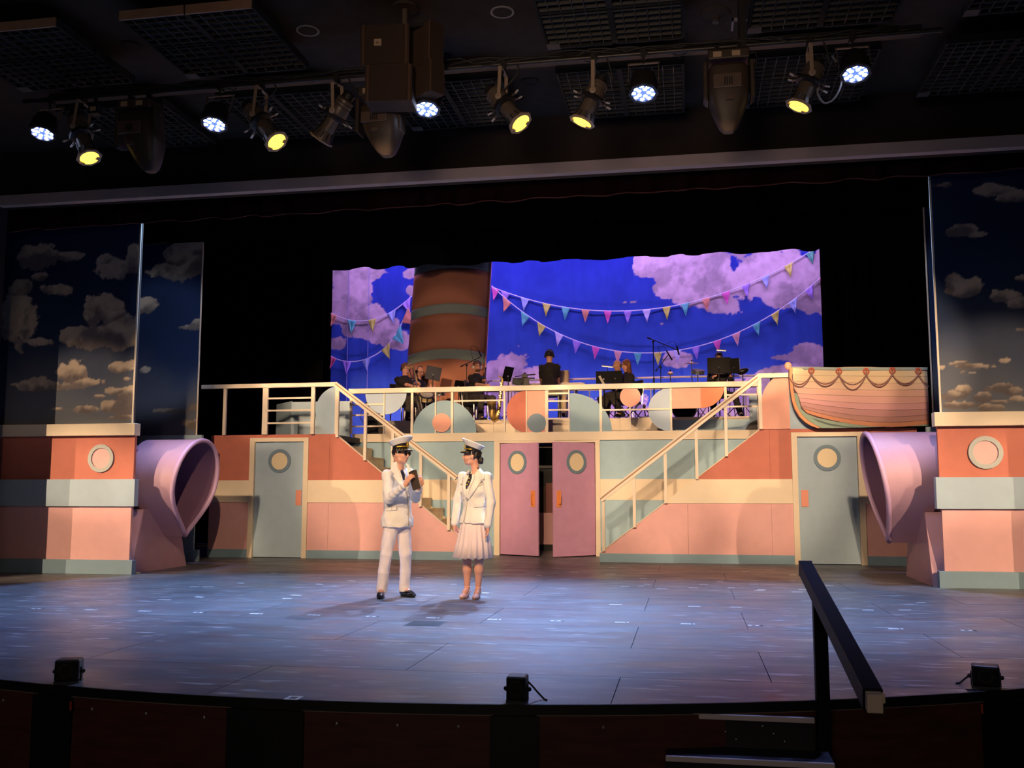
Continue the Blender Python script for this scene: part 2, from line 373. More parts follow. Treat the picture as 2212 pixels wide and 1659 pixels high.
def baffle(x0, y0, label, tan=False):
    w_, d_ = 1.43, 1.40; z0, z1 = 5.90, 5.99
    t = thing('acoustic_baffle', label, 'ceiling panel', (x0+w_/2, y0+d_/2, z0), 'acoustic baffles on the ceiling')
    build('backing', MB().boxm(x0+.02, x0+w_-.02, y0+.02, y0+d_-.02, z1-.02, z1), BAF, t)
    m = MB(); m.boxm(x0, x0+.025, y0, y0+d_, z0, z1); m.boxm(x0+w_-.025, x0+w_, y0, y0+d_, z0, z1); m.boxm(x0, x0+w_, y0+d_-.025, y0+d_, z0, z1); m.boxm(x0+w_/2-.03, x0+w_/2+.03, y0, y0+d_, z0, z1)
    m.boxm(x0, x0+w_, y0+d_*.45-.01, y0+d_*.45+.01, z0, z1)
    build('frame', m, BAF, t)
    gm = MB()
    for k in range(1, 12):
        xx = x0 + w_*k/12
        if k != 6: gm.boxm(xx-.004, xx+.004, y0+.03, y0+d_-.03, z0+.005, z0+.04)
        yy = y0 + d_*k/12; gm.boxm(x0+.03, x0+w_-.03, yy-.004, yy+.004, z0+.005, z0+.04)
    build('grid', gm, GRID, t)
    for k in range(2):
        build('front_board', MB().boxm(x0+k*w_/2+.005, x0+(k+1)*w_/2-.015, y0-.02, y0, z0-.005, z1), TAN if tan else BAF, t)
    bw = MB()
    for xx in (x0+.2, x0+w_-.2):
        for yy in (y0+.2, y0+d_-.2): bw.tube([(xx, yy, z1-.005), (xx, yy, 6.2)], .006, 6)
    build('hanger', bw, BAF, t)
    build('corner_plate', MB().boxm(x0+.0, x0+.14, y0-.003 + d_-.13, y0+d_+.002, z0-.004, z0-.001), GRID, t)
sc_ = (5.9-1.22)/(6.2-1.22)
for x, lab, tan in ((-5.55, 'black grid ceiling baffle with tan front edge, at far top left corner', True), (-3.30, 'black grid ceiling baffle with a wide tan front edge left of the round downlights', True),
               (1.09, 'black grid ceiling baffle right of the hanging speakers, nearest row', False), (3.29, 'black grid ceiling baffle above the right pair of stage lights, nearest row', False), (5.5, 'black grid ceiling baffle in top right corner, cut by frame', False)):
    baffle((x-2.55)*sc_+2.55, 8.96*sc_, lab, tan)
for x, lab in ((-5.55, 'black grid baffle behind the far left stage lights'), (-3.30, 'black grid baffle behind the second and third yellow spotlights'), (-1.1, 'black grid baffle behind the speaker cluster'), (1.09, 'black grid baffle behind the middle pair of yellow and white lights'), (3.29, 'black grid baffle behind the rightmost yellow spotlight'), (5.5, 'black grid baffle past the right end of lighting pipe')):
    baffle((x-2.55)*sc_+2.55, 11.1*sc_, lab)
DLR = mat('downlight_rim', (.30, .29, .30), .5); DLD = mat('downlight_dark', (.006, .006, .007), .7)
for px, py, r, lab in ((665, 65, .125, 'round recessed downlight with pale rim left of the speaker hang'), (1085, 25, .125, 'round recessed downlight with pale rim right of the speaker hang'), (1145, 175, .11, 'dark round downlight above fourth yellow spotlight'), (282, 97, .11, 'dark round downlight beside the tan edged baffle'), (965, 119, .06, 'tiny dark ceiling port right of the speaker cluster')):
    q = PZ(px, py, 6.2); t = thing('downlight', lab, 'downlight', (q[0], q[1], 6.2), 'recessed ceiling downlights')
    dark = py > 90
    build('rim', MB().lathe([(r*.82, -.001), (r, -.001), (r, -.014), (r*.82, -.010)], (q[0], q[1], 6.2), (0, 0, 1), 32, True), DLD if dark else DLR, t)
    build('recess', MB().lathe([(r*.82, -.012), (r*.80, -.004), (0, -.004)], (q[0], q[1], 6.2), (0, 0, 1), 32), DLD, t)
q = PZ(1545, 28, 6.2)
t = thing('ceiling_port', 'round plaster cable port in the ceiling above right moving light', 'ceiling port', q)
build('dome', MB().lathe([(.16, 0), (.15, -.02), (.06, -.05), (.05, -.08), (0, -.08)], q, (0, 0, 1), 24), CEIL, t, smooth=True)
build('plug', MB().lathe([(.035, -.08), (.035, -.11), (0, -.11)], q, (0, 0, 1), 16), GRID, t)
q = PZ(1605, 48, 6.2)
tag_ = build('cable_hatch', MB().boxm(q[0]-.1, q[0]+.1, q[1]-.1, q[1]+.1, 6.17, 6.2), DLD, None, 'small black square hatch in ceiling above right moving light', 'hatch')
build('hatch_rim', MB().boxm(q[0]-.12, q[0]-.1, q[1]-.12, q[1]+.12, 6.165, 6.2).boxm(q[0]-.12, q[0]+.12, q[1]-.12, q[1]-.1, 6.165, 6.2), DLR, tag_)

struct('ceiling_stage', MB().boxm(-12, 12, 12.6, 25.7, 8.8, 9.0), VELVET, label='black grid ceiling high above the stage')
# ------------------------------------------------------------------ curtains
def curtain(name, x0, x1, y, zb, zt, m, label, amp=.07, per=.42, hem=.04, seed=1, top=None, cat='curtain', group=None):
    r = random.Random(seed); n = int((x1-x0)/.035); ph = 0; vs = []; fs = []; cols = []
    for i in range(n+1):
        x = x0 + (x1-x0)*i/n; ph += 2*PI*.035/per*(1+.5*math.sin(x*2.1+seed)+.25*math.sin(x*5.3))
        s_ = math.sin(ph); k = 1 if s_ > 0 else -1
        yy = y - amp*(abs(s_)**.7)*k; zz = (zb(x) if callable(zb) else zb) - hem*(abs(s_)**.6)*k*.9 + .01*math.sin(x*9+seed)
        cols.append((x, yy, zz))
    for x, yy, zz in cols: vs += [(x, yy, zz), (x + .01*math.sin(x*7), y + (yy-y)*.9, zz+.25), (x, y + (yy-y)*.7, zt)]
    for i in range(n):
        for j in range(2): fs.append((3*i+j, 3*i+3+j, 3*i+4+j, 3*i+1+j))
    ob = build(name, MB().add(vs, fs), m, None, label, cat, group, smooth='all')
    so = ob.modifiers.new('thick', 'SOLIDIFY'); so.thickness = .012
    if m is MAROON:  # brighter hem colour stands for stage light on its underside
        build('hem', MB().tube([(x, yy-.008, zz+.004) for x, yy, zz in cols[::2]], .010, 5), mat('maroon_hem_lit', (.14, .04, .035), .8), ob, 'scalloped hem in brighter red for the stage light', smooth='all')
    return ob
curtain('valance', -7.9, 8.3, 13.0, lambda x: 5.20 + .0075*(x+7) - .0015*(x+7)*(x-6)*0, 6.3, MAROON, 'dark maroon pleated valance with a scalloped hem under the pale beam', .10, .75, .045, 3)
curtain('border_curtain', -7.9, 8.3, 16.6, lambda x: 5.92, 8.8, VELVET, 'black border curtain just behind the maroon valance, barely visible', .08, .6, .04, 5, group=None)
curtain('border_curtain', -8.5, 8.5, 20.0, lambda x: 6.08, 8.8, VELVET, 'black border curtain with wavy hem cutting off the painted sky', .08, 1.0, .05, 9)
curtain('leg_curtain', -9.2, -5.75, 21.4, .0, 8.8, VELVET, 'black leg curtain beside the left end of the painted sky', .10, .5, .0, 11)
curtain('leg_curtain', 5.45, 9.2, 21.4, .0, 8.8, mat('black_velour_lit', (.012, .009, .006), 1, spec=.02), 'black leg curtain beside the right end of the painted sky', .10, .5, .0, 13)  # browner velour stands for warm light on these pleats
# ------------------------------------------------------------------ painted skies (paint is computed per vertex)
def vnoise(x, y, f, seed):
    r = np.random.default_rng(seed); g = r.random((128, 128)); u = x*f; v = y*f
    i = np.floor(u).astype(int); j = np.floor(v).astype(int); a = u-i; b = v-j; a = a*a*(3-2*a); b = b*b*(3-2*b)
    G = lambda p, q: g[p % 128, q % 128]
    return (G(i, j)*(1-a)+G(i+1, j)*a)*(1-b) + (G(i, j+1)*(1-a)+G(i+1, j+1)*a)*b
def fbm(x, y, f, seed, o=5, gain=.55):
    t = 0; s = 0; a = 1
    for k in range(o): t = t + a*vnoise(x, y, f*2**k, seed+k); s += a; a *= gain
    return t/s
def sstep(a, b, x): t = np.clip((x-a)/(b-a), 0, 1); return t*t*(3-2*t)
def painted(name, x0, x1, z0, z1, Y, nx, nz, fn, m, parent=None, **k):
    X, Z = np.meshgrid(np.linspace(x0, x1, nx), np.linspace(z0, z1, nz)); col = fn(X, Z).reshape(-1, 3)
    yo = k.pop('relief', None); Yv = np.full(X.size, Y) if yo is None else Y + yo(X, Z).ravel()
    v = np.stack([X.ravel(), Yv, Z.ravel()], 1); idx = np.arange(nx*nz).reshape(nz, nx)
    f = np.stack([idx[:-1, :-1], idx[:-1, 1:], idx[1:, 1:], idx[1:, :-1]], -1).reshape(-1, 4)
    off = np.array(root_of(parent).location) if parent is not None else np.array([(x0+x1)/2, Y, z0])
    me = bpy.data.meshes.new(name); me.from_pydata((v-off).tolist(), [], f.tolist()); me.shade_smooth()
    ca = me.color_attributes.new('paint', 'FLOAT_COLOR', 'POINT'); ca.data.foreach_set('color', np.concatenate([col, np.ones((len(col), 1))], 1).astype(np.float32).ravel())
    me.materials.append(m); o = bpy.data.objects.new(name, me); C.objects.link(o)
    if parent is not None: o.parent = parent
    else: o.location = off
    return props(o, **k)
def cloud_layer(X, Z, Y, blobs, amp, f, seed, soft=.18):
    """density and light/shade of painted clouds; blobs are (px, py, rx, ry) measured on the drop"""
    D = np.full(X.shape, -9.0); U = np.zeros(X.shape)
    for px, py, rx, ry in blobs:
        c = xz(px, py, Y); e = xz(px+rx, py, Y); t = xz(px, py-ry, Y); a = abs(e[0]-c[0]); b = abs(t[1]-c[1])
        d = 1-np.sqrt(((X-c[0])/a)**2+((Z-c[1])/b)**2); up = (Z-c[1])/b
        U = np.where(d > D, up, U); D = np.maximum(D, d)
    n = fbm(X, Z, f, seed, 6, .6)-.5
    return sstep(0, soft, D*1.0+n*amp+.06), U, n
SKYM = vcmat('painted_canvas', .95, .35, 9, (1.6, 1, .5)); SKYP = vcmat('painted_panel', .8, .1, 30)
DROPB = [(745,610,48,70),(735,670,45,45),(780,700,48,34),(820,715,45,30),(850,735,35,22),(800,590,40,18),(885,590,20,16),(888,628,16,16),(730,740,25,14),(760,640,30,50),
 (1415,572,48,30),(1470,590,70,45),(1540,600,80,60),(1640,590,95,62),(1730,590,75,78),(1440,620,32,24),(1500,640,45,26),(1560,660,40,20),(1700,640,70,28),(1765,650,45,28),(1380,560,14,12),
 (1095,800,52,34),(1075,840,60,60),(1135,815,40,28),(1160,850,45,30),(1740,765,40,22),(1770,785,45,38),(1695,772,30,7),(1700,805,40,18),(1670,825,55,26),(1610,860,70,48),(1500,890,140,28),(1350,880,60,30),(1462,775,30,17),(1430,700,6,5),(1368,652,8,3),(1350,653,5,3)]
YDROP = 24.7
def drop_paint(X, Z):
    Y = YDROP; d, u, n = cloud_layer(X, Z, Y, DROPB, 2.3, 1.25, 21, .10)
    n2 = fbm(X, Z, 2.2, 5, 5); n3 = fbm(X*2.5, Z*.5, 3, 8, 4); hz = np.clip((Z-3.4)/3.6, 0, 1)
    sky = np.stack([.026+.03*(1-hz), .05+.09*(1-hz), .42+.12*(1-hz)], -1)*(.78+.34*n2+.22*(n3-.5))[..., None]
    sh = sstep(-.3, .3, u*.2 + (fbm(X, Z, 1.5, 33, 6, .62)-.5)*2.6)
    tex = .9+.35*(fbm(X*1.2, Z, 7, 44, 3)-.5)
    cl = np.stack([.46+.30*sh, .36+.22*sh, .40+.24*sh], -1)*tex[..., None]
    return sky*(1-d[..., None])+cl*d[..., None]
def ripple(X, Z): return .008*np.sin(X*5.3+.5*np.sin(Z*1.1))+.004*np.sin(X*13+1.5*np.sin(Z*.8)) + .012*np.sin(X*1.7)
sky = painted('sky_backdrop', PY(716, 700, YDROP)[0], PY(1786, 700, YDROP)[0], 0.0, 8.0, YDROP, 560, 340, drop_paint, SKYM, None, relief=ripple, label='painted blue sky backdrop with lavender clouds behind the band', cat='backdrop', kind='thing')
for px in (753, 797):
    x = xz(px, 700, YDROP)[0]; build('canvas_seam', MB().boxm(x-.006, x+.006, YDROP-.07, YDROP-.055, 2.2, 7.8), mat('seam_tape', (.35, .33, .6), .8), sky)

def side_sky(blobs, Y, seed, warmth):
    def f(X, Z):
        d, u, n = cloud_layer(X, Z, Y, blobs, 2.6, 2.6, seed, .12)
        n2 = fbm(X, Z, 1.1, seed+3, 5); low = sstep(3.9, 2.2, Z + (n2-.5)*1.1)
        sky = np.stack([.018+.15*low, .036+.15*low, .10+.13*low], -1)*(.7+.6*n2)[..., None]
        sh = sstep(-.45, .45, u*.5+(fbm(X, Z, 3.1, seed+17, 5)-.5)*3.2)
        cl = np.stack([.22+.46*sh, .19+.37*sh, .17+.26*sh+.03*warmth], -1)*(.85+.5*(fbm(X, Z, 6, seed+9, 4)-.5))[..., None]
        return sky*(1-d[..., None])+cl*d[..., None]
    return f
LB = [(90,555,32,20),(155,553,28,9),(255,578,45,20),(290,568,25,26),(230,562,16,10),(85,598,13,6),(125,625,30,11),(45,622,22,14),(40,700,40,48),(85,738,28,10),(225,680,40,28),(180,722,62,24),(262,712,46,28),(240,664,26,16),(200,690,30,22),(150,808,32,24),(95,832,65,13),(180,826,28,8),(262,793,24,8),(285,786,12,7),(250,845,17,6),(215,856,9,3),(275,818,7,3),(190,885,28,7),(262,882,40,14),(285,860,25,20),(120,884,20,3),(250,902,60,5)]
L2B = [(395,552,30,24),(360,588,52,14),(420,575,30,26),(375,545,18,12),(425,540,20,14),(310,658,26,14),(405,707,42,7),(425,700,20,11),(385,888,38,6),(425,878,22,12),(420,915,25,8),(312,800,14,8)]
RB = [(2085,498,36,11),(2120,505,32,9),(2062,610,18,22),(2085,622,32,15),(2180,640,30,16),(2195,655,28,18),(2095,792,40,6),(2065,786,22,5),(2035,793,10,8),(2060,852,28,12),(2078,842,22,12),(2120,857,16,8),(2160,838,26,8),(2185,845,16,8),(2075,875,28,7),(2035,400,25,8),(2140,412,35,10),(2190,425,35,10),(2205,600,14,6),(2205,712,18,5),(2172,778,12,6),(2140,882,20,6),(2100,806,12,2),(2080,805,9,4),(2160,868,14,3),(2200,862,16,5)]

def porthole(cx, cz, R, r, y, parent, ringm, glassm, nm='porthole', lab=None):
    o = build(nm, MB().ring((cx, cz), r, R, y-.025, .03, 48), ringm, parent, lab, bevel=.004)
    build('porthole_pane', MB().disc((cx, cz), r+.004, y-.008, .012, 48), glassm, o); return o
# ------------------------------------------------------------------ side towers
def tower(sgn, xe, label, blobs, sky_seed):
    X = lambda a: sgn*a                                    # a measured outwards from the centre line
    def bx(m_, a0, a1, y0, y1, z0, z1):
        x0, x1 = sorted((X(a0), X(a1))); return m_.boxm(x0, x1, y0, y1, z0, z1)
    out = 9.2; t = thing('scenery_tower', label, 'stage scenery', (X(7), 13.5, 0), 'striped towers either side of the stage')
    f = 13.40
    build('frame', bx(MB(), xe+.06, out, f+.06, f+.09, 0, 6.1), mat('raw_flat', (.12, .09, .07), .8), t)
    a0, a1 = sorted((X(xe+.06), X(out)))
    painted('sky_panel', a0, a1, 2.2, 6.1, f+.03, 190, 210, side_sky(blobs, f+.03, sky_seed, 1), SKYP, t, label='panel painted as a night blue sky with tan clouds')
    build('edge_strip', bx(MB(), xe+.045, xe+.067, f-.0, f+.02, 2.24, 6.1), CREAM, t)
    build('ledge', bx(MB(), xe-.05, out, f-.10, f+.06, 2.06, 2.24), CREAM, t, bevel=.006)
    build('coral_panel', bx(MB(), xe-.0, out, f, f+.06, 1.40, 2.062), CORAL, t, 'coral red panel')
    build('grey_band', bx(MB(), xe-.06, out, f-.05, f+.06, 1.0, 1.405), GREYBLUE, t, 'pale grey blue band', bevel=.004)
    build('pink_panel', bx(MB(), xe+.01, out, f, f+.06, .205, 1.002), PINK, t, 'pink lower panel')
    build('kick_board', bx(MB(), xe-.07, out, f-.05, f+.06, 0.0, .21), BASEBLUE, t, 'slate blue kick board', bevel=.004)
    cx = -6.16 if sgn < 0 else 6.33
    porthole(cx, 1.72, .212, .152, f, t, RING if 0 else mat('pale_ring', (.48, .52, .52), .6), SALMON if 0 else PINK, lab='round porthole with pale ring')
    return t
tower(-1, 5.62, 'left scenery tower with coral, grey and pink bands below painted clouds', LB, 61)
tower(1, 5.76, 'right scenery tower with coral, grey and pink bands below painted clouds', RB, 71)
def wing(sgn, xe, label, seed):
    f = 16.1; X = lambda a: sgn*a
    def bx(a0, a1, y0, y1, z0, z1):
        x0, x1 = sorted((X(a0), X(a1))); return MB().boxm(x0, x1, y0, y1, z0, z1)
    t = thing('scenery_wing', label, 'stage scenery', (X(7.3), f, 0))
    build('frame', bx(xe+.04, 8.9, f+.04, f+.06, 0, 5.76), mat('raw_flat', (.1, .1, .1), .8), t)
    a0, a1 = sorted((X(xe+.03), X(8.9)))
    painted('sky_panel', a0, a1, 2.2, 5.76, f+.02, 130, 170, side_sky(L2B, f+.02, seed, 0), SKYP, t, label='panel painted as a deep blue sky with grey clouds')
    build('edge_strip', bx(xe+.012, xe+.032, f-.0, f+.02, 2.22, 5.75), CREAM, t)
    build('ledge', bx(xe-.10, 8.9, f-.03, f+.04, 2.08, 2.225), GREYBLUE, t)
    build('lower_panel', bx(xe, 8.9, f, f+.04, .2, 2.08), BASEBLUE, t)
    build('kick_board', bx(xe-.1, 8.9, f-.03, f+.04, 0, .2), BASEBLUE, t)
wing(-1, 6.05, 'narrower painted sky wing behind the left tower', 81)
wing(1, 6.34, 'sliver of painted sky wing behind the right tower, beside lifeboat', 91)

# ------------------------------------------------------------------ cabin fronts with doors and stair slopes
YF = 17.2
def clip_slope(x0, x1, z0, z1, side, sl):
    """rectangle cut by the stair slope; sl = (x_top, z_top, x_bot, z_bot)"""
    xt, zt, xb, zb = sl; xs_ = lambda z: xt + (xb-xt)*(zt-z)/(zt-zb); zs_ = lambda x: zt - (zt-zb)*(x-xt)/(xb-xt)
    if side < 0:
        pts = [(x0, z0)]; xr = min(x1, xs_(z0)); 
        if xr <= x0: return None
        pts.append((xr, z0)); xr2 = min(x1, xs_(z1))
        if xs_(z0) > x1 and xs_(z1) < x1: pts.append((x1, zs_(x1)))
        if xr2 <= x0: pts.append((x0, zs_(x0)))
        else: pts += [(xr2, z1), (x0, z1)]
        return pts
    r = clip_slope(-x1, -x0, z0, z1, -1, (-xt, zt, -xb, zb)); return [(-a, b) for a, b in r][::-1] if r else None
def cabin_front(side, label, x_out, door, sl, seams):
    t = thing('cabin_front', label, 'stage scenery', (side*4.5, YF+.05, 0), 'cabin fronts with doors')
    d0, d1 = door; inner = sl[2]
    edges = sorted([x_out, d0]) if side < 0 else None
    spans = [tuple(sorted((x_out, d0 if side < 0 else d1))), tuple(sorted((d1 if side < 0 else d0, inner)))]
    for (z0, z1, m_, yo, nm, lab, sm) in ((1.43, 2.285, CORAL, 0, 'coral_panel', 'coral red panel', 1), (1.02, 1.432, CREAM, -.02, 'cream_band', 'cream band', 0), (.15, 1.022, PINK, 0, 'pink_panel', 'pink panel', 1), (0, .15, BASEBLUE, -.012, 'kick_board', 'slate blue kick board', 0)):
        for (a, b) in spans:
            cuts = [a] + ([s for s in seams if a < s < b] if sm else []) + [b]
            for u, v in zip(cuts[:-1], cuts[1:]):
                pts = clip_slope(u+.0015, v-.0015, z0, z1, side, sl) if z0 > 0 else [(u, z0), (v, z0), (v, z1), (u, z1)]
                if pts: build(nm, MB().prism(pts, YF+yo, YF+.05), m_, t, lab)
    # slope capping
    build('slope_cap', MB().bar((sl[0], YF+.02, sl[1]+.004), (sl[2], YF+.02, sl[3]+.004), .075, .014), CREAM, t)
    zt = 2.225
    for nm, a in (('door_frame', (d0, d0+.095, 0, zt)), ('door_frame', (d1-.095, d1, 0, zt)), ('door_frame', (d0+.095, d1-.095, zt-.075, zt))):
        build(nm, MB().boxm(a[0], a[1], YF-.03, YF+.08, a[2], a[3]), CREAM, t, bevel=.003)
    build('lintel', MB().boxm(d0, d1, YF, YF+.05, zt, 2.285), CORAL, t)
    dr = build('door', MB().boxm(d0+.10, d1-.10, YF+.03, YF+.07, .012, zt-.08), GREYBLUE, t, 'grey blue cabin door with porthole')
    cx = (d0+d1)/2
    porthole(cx, 1.79, .222, .162, YF+.03, dr, RING, CREAMD)
    px_ = (d1-.10-.145, d1-.10-.035) if side < 0 else (d0+.10+.04, d0+.10+.155)
    pp = build('push_plate', MB().boxm(px_[0], px_[1], YF+.015, YF+.03, .965, 1.25), SALMON, dr, 'salmon push plate', bevel=.003)
    return t
SL_L = (-3.87, 2.285, -1.17, .15); SL_R = (3.80, 2.285, 1.02, .15)
cabin_front(-1, 'left cabin front of coral, cream and pink panels with a grey door', -6.35, (-5.55, -4.385), SL_L, [-3.98])
cabin_front(1, 'right cabin front of coral, cream and pink panels with a grey door', 6.35, (4.31, 5.48), SL_R, [2.55, 3.95])
# stairs behind each slope
STEP = mat('step_timber', (.85, .70, .46), .7, var=.12, vscale=3)
for side, sl, lab in ((-1, SL_L, 'timber staircase climbing left behind the two performers'), (1, SL_R, 'timber staircase climbing right behind the sloping handrail')):
    t = thing('staircase', lab, 'stairs', ((sl[0]+sl[2])/2, 18, 0)); n = 11
    for k in range(1, n):
        f0, f1 = k/n, (k+1)/n; xa = sl[2]+(sl[0]-sl[2])*f0; xb = sl[2]+(sl[0]-sl[2])*f1; z = .02 + 2.28*f1 - .10
        z = .15 + (2.285-.15)*(f0) - .02; a, b = sorted((xa, xb))
        if z < .1: z = .12
        build('step', MB().boxm(a-.015, b+.015, YF+.055, 18.62, z-.03, z).boxm(*(sorted((xa, xa+side*.02)) if side > 0 else sorted((xa-.02, xa))), YF+.055, 18.62, max(z-.20, 0), z-.03), STEP, t)
    build('stringer', MB().prism([(sl[0], sl[1]-.22), (sl[2], sl[3]-.14), (sl[2]+side*.25, 0.0), (sl[0], sl[1]-.5)], 18.57, 18.61), STEP, t)
# centre wall
YC = 18.72
cx_ = lambda px, py=1080: PY(px, py, YC)[0]
cz_ = lambda py, px=1180: PY(px, py, YC)[2]
def cw():
    t = thing('centre_wall', 'centre cabin wall of pale teal panels and cream bands around pink doors', 'stage scenery', (0, YC, 0))
    JL0, JL1, JR0, JR1 = cx_(1068), cx_(1080), cx_(1287), cx_(1297)
    for nm, a, b in (('jamb', JL0, JL1), ('jamb', JR0, JR1)): build(nm, MB().boxm(a, b, YC-.04, YC+.1, 0, 2.22), CREAM, t, 'cream door jamb')
    build('fascia', MB().boxm(-4.06, 3.92, YC-.05, YC+.1, 2.205, 2.37), CREAM, t, 'cream fascia along the upper deck')
    build('lintel', MB().boxm(JL1, JR0, YC-.03, YC+.1, 2.165, 2.21), CREAM, t)
    for a, b in ((-4.06, JL0), (JR1, 3.92)):
        for z0, z1, m_, nm in ((1.455, 2.21, TEAL, 'teal_panel'), (1.06, 1.458, CREAM, 'cream_band'), (.17, 1.062, TEAL, 'teal_panel'), (0, .17, BASEBLUE, 'kick_board')):
            build(nm, MB().boxm(a, b, YC-(.012 if m_ is CREAM else 0), YC+.06, z0, z1), m_, t)
    build('curtain_rod', MB().tube([(JL1, 18.80, 2.08), (JR0, 18.80, 2.08)], .011, 8), STEEL, t, 'thin metal rod across the doorway')
    return t, JL1, JR0
_, DJ0, DJ1 = cw()
def swing_door(hinge, tip, label, flip):
    h = Vector((hinge[0], hinge[1], 0)); tp = Vector((tip[0], tip[1], 0)); d = (tp-h); L = d.length; d.normalize(); n = Vector((d.y, -d.x, 0))
    if n.y > 0: n = -n
    R = Matrix((d, -n, Vector((0, 0, 1)))).transposed(); t = thing('swing_door', label, 'door', h, 'pink double doors', kind='thing')
    def tr(m): m.v = [tuple(h + R @ Vector(v)) for v in m.v]; return m
    # local: x along the leaf, y into the stage, z up
    build('leaf', tr(MB().boxm(0, L, 0, .045, .02, 2.15)), MAUVE, t, bevel=.004)
    c = L*.47 if not flip else L*.46
    r = build('porthole', tr(MB().ring((c, 1.78), .170, .225, -.02, .025, 48)), RING, t)
    build('porthole_pane', tr(MB().disc((c, 1.78), .175, -.005, .008, 48)), CREAMD, r)
    hx = L-.11
    pl = build('handle_plate', tr(MB().boxm(hx-.05, hx+.05, -.012, 0, .93, 1.24)), HANDLE, t, 'orange handle plate', bevel=.004)
    m = MB().tube([(hx, -.012, .99), (hx, -.055, 1.0), (hx, -.065, 1.04), (hx, -.065, 1.13), (hx, -.055, 1.17), (hx, -.012, 1.18)], .011, 8)
    build('pull_handle', tr(m), HANDLE, pl)
    return t
hl = PZ(1082, 1199, 0); hr = PZ(1288, 1200, 0); 
swing_door((DJ0+.01, YC-.02), PZ(1162, 1203.5, 0), 'left pink swing door with oval porthole, standing ajar', False)
swing_door((DJ1-.01, YC-.02), PZ(1197, 1205.5, 0), 'right pink swing door with oval porthole, standing ajar', True)
# what is seen through the gap
t = thing('corridor_flat', 'dim pink and black flat seen through the gap between the pink doors', 'stage scenery', (0, 20.45, 0))
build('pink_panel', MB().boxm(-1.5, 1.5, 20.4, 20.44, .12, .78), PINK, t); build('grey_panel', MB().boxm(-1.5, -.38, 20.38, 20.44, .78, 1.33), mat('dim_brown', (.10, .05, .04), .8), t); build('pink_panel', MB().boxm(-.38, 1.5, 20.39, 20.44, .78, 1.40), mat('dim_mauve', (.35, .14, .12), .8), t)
build('upper_panel', MB().boxm(-1.5, 1.5, 20.44, 20.48, 0, 2.2), BLACK, t)

# upper decks and band riser
struct('floor_deck', MB().boxm(-4.06, 3.92, YC+.0, 23.2, 2.25, 2.355), mat('deck_black', (.02, .02, .022), .7), label='black upper deck the band stands on')
for s_, x0, x1 in ((-1, -6.35, -3.9), (1, 3.83, 6.35)): struct('floor_deck', MB().boxm(x0, x1, YF+.05, 20.4, 2.18, 2.28), mat('deck_black'), label='%s side landing at the top of the stairs' % ('left' if s_ < 0 else 'right'))
RZ, RY = 2.77, 20.6
t = thing('band_riser', 'long low riser with a cream front edge under the seated band', 'platform', (-.2, RY+1.1, 2.36))
rx = lambda px: PY(px, 907, RY)[0]
build('platform_top', MB().boxm(rx(800), rx(1638), RY+.02, 23.0, 2.7, RZ), BLACK, t)
cuts = [rx(v) for v in (800, 888, 1066, 1180, 1340, 1454)]
for a, b in zip(cuts[:-1], cuts[1:]): build('fascia_panel', MB().boxm(a+.002, b-.002, RY, RY+.03, 2.36, RZ), CREAM, t)
build('nosing', MB().boxm(rx(1454), rx(1638), RY-.02, RY+.03, 2.71, RZ), CREAM, t); build('teal_fascia', MB().boxm(rx(1454), rx(1638), RY, RY+.03, 2.36, 2.71), TEAL, t)
t = thing('grey_box_flat', 'pale grey box flat behind the left landing rail', 'stage scenery', (-5.1, 19.9, 2.28))
build('front', MB().boxm(PY(630, 868, 19.6)[0], PY(757, 866, 19.6)[0], 19.6, 19.65, 2.28, 3.13), GREYBLUE, t)
a = PY(630, 868, 19.6); build('side', MB().prism([(a[0], 19.6), (a[0], 19.65), (a[0]-.62, 20.35), (a[0]-.66, 20.32)], 2.28, 3.15, 'Z'), GREYBLUE, t)
t = thing('grey_flat', 'small grey flat behind the right stair post', 'stage scenery', (4.0, 20.2, 2.28))
build('front', MB().boxm(PY(1618, 850, 20.2)[0], PY(1700, 850, 20.2)[0], 20.2, 20.24, 2.28, PY(1640, 852, 20.2)[2]), GREYBLUE, t)
build('dark_cutout', MB().disc((PY(1640, 900, 20.18)[0], 2.36), .30, 20.18, .02, 20, 0, PI), BLACK, t)
# ------------------------------------------------------------------ railings
YR = YC - .03
RAILP = mat('rail_cream_paint', (.90, .79, .65), .5, var=.02)
def rail_kit(t, Y):
    X = lambda px, py=880: PY(px, py, Y)[0]; Z = lambda py, px=1100: PY(px, py, Y)[2]
    def post(a, b, zt, zb, th=.05): build('post', MB().boxm(X(a), X(b), Y-th/2, Y+th/2, zb, zt), RAILP, t)
    def bar(a, b, py, z=None, h=.032):
        z = z if z is not None else Z(py, (a+b)/2); build('bar', MB().boxm(X(a), X(b), Y-.014, Y+.014, z-h/2, z+h/2), RAILP, t)
    return X, Z, post, bar
t = thing('deck_railing', 'long cream deck railing with coloured discs in front of the band', 'railing', (0, YR, 2.37))
X, Z, post, bar = rail_kit(t, YR)
ZT, ZB = 3.19, 2.37
build('top_rail', MB().boxm(X(754), X(1640), YR-.05, YR+.04, ZT-.005, 3.285), RAILP, t, bevel=.006)
for a, b in ((756,761),(829,831.5),(888,893),(940,942.7),(974.5,979.5),(1088,1092),(1136.4,1138.6),(1178,1184.5),(1228,1230.5),(1295,1300.5),(1447.5,1451.5),(1565,1570.5),(1635.5,1643)): post(a, b, ZT, ZB)
post(1359.6, 1362.2, Z(878, 1361), ZB, .03)
for a, b, y in ((761,829,873.7),(761,829,896.6),(761,829,921),(980,1088,865.5),(1184,1228,849.7),(1184,1228,866.4),(1184,1228,885.3),(1184,1228,904.3),(1300,1447,884.6),(1570,1636,852.5),(1570,1636,878)): bar(a, b, y)
YD = YR + .02
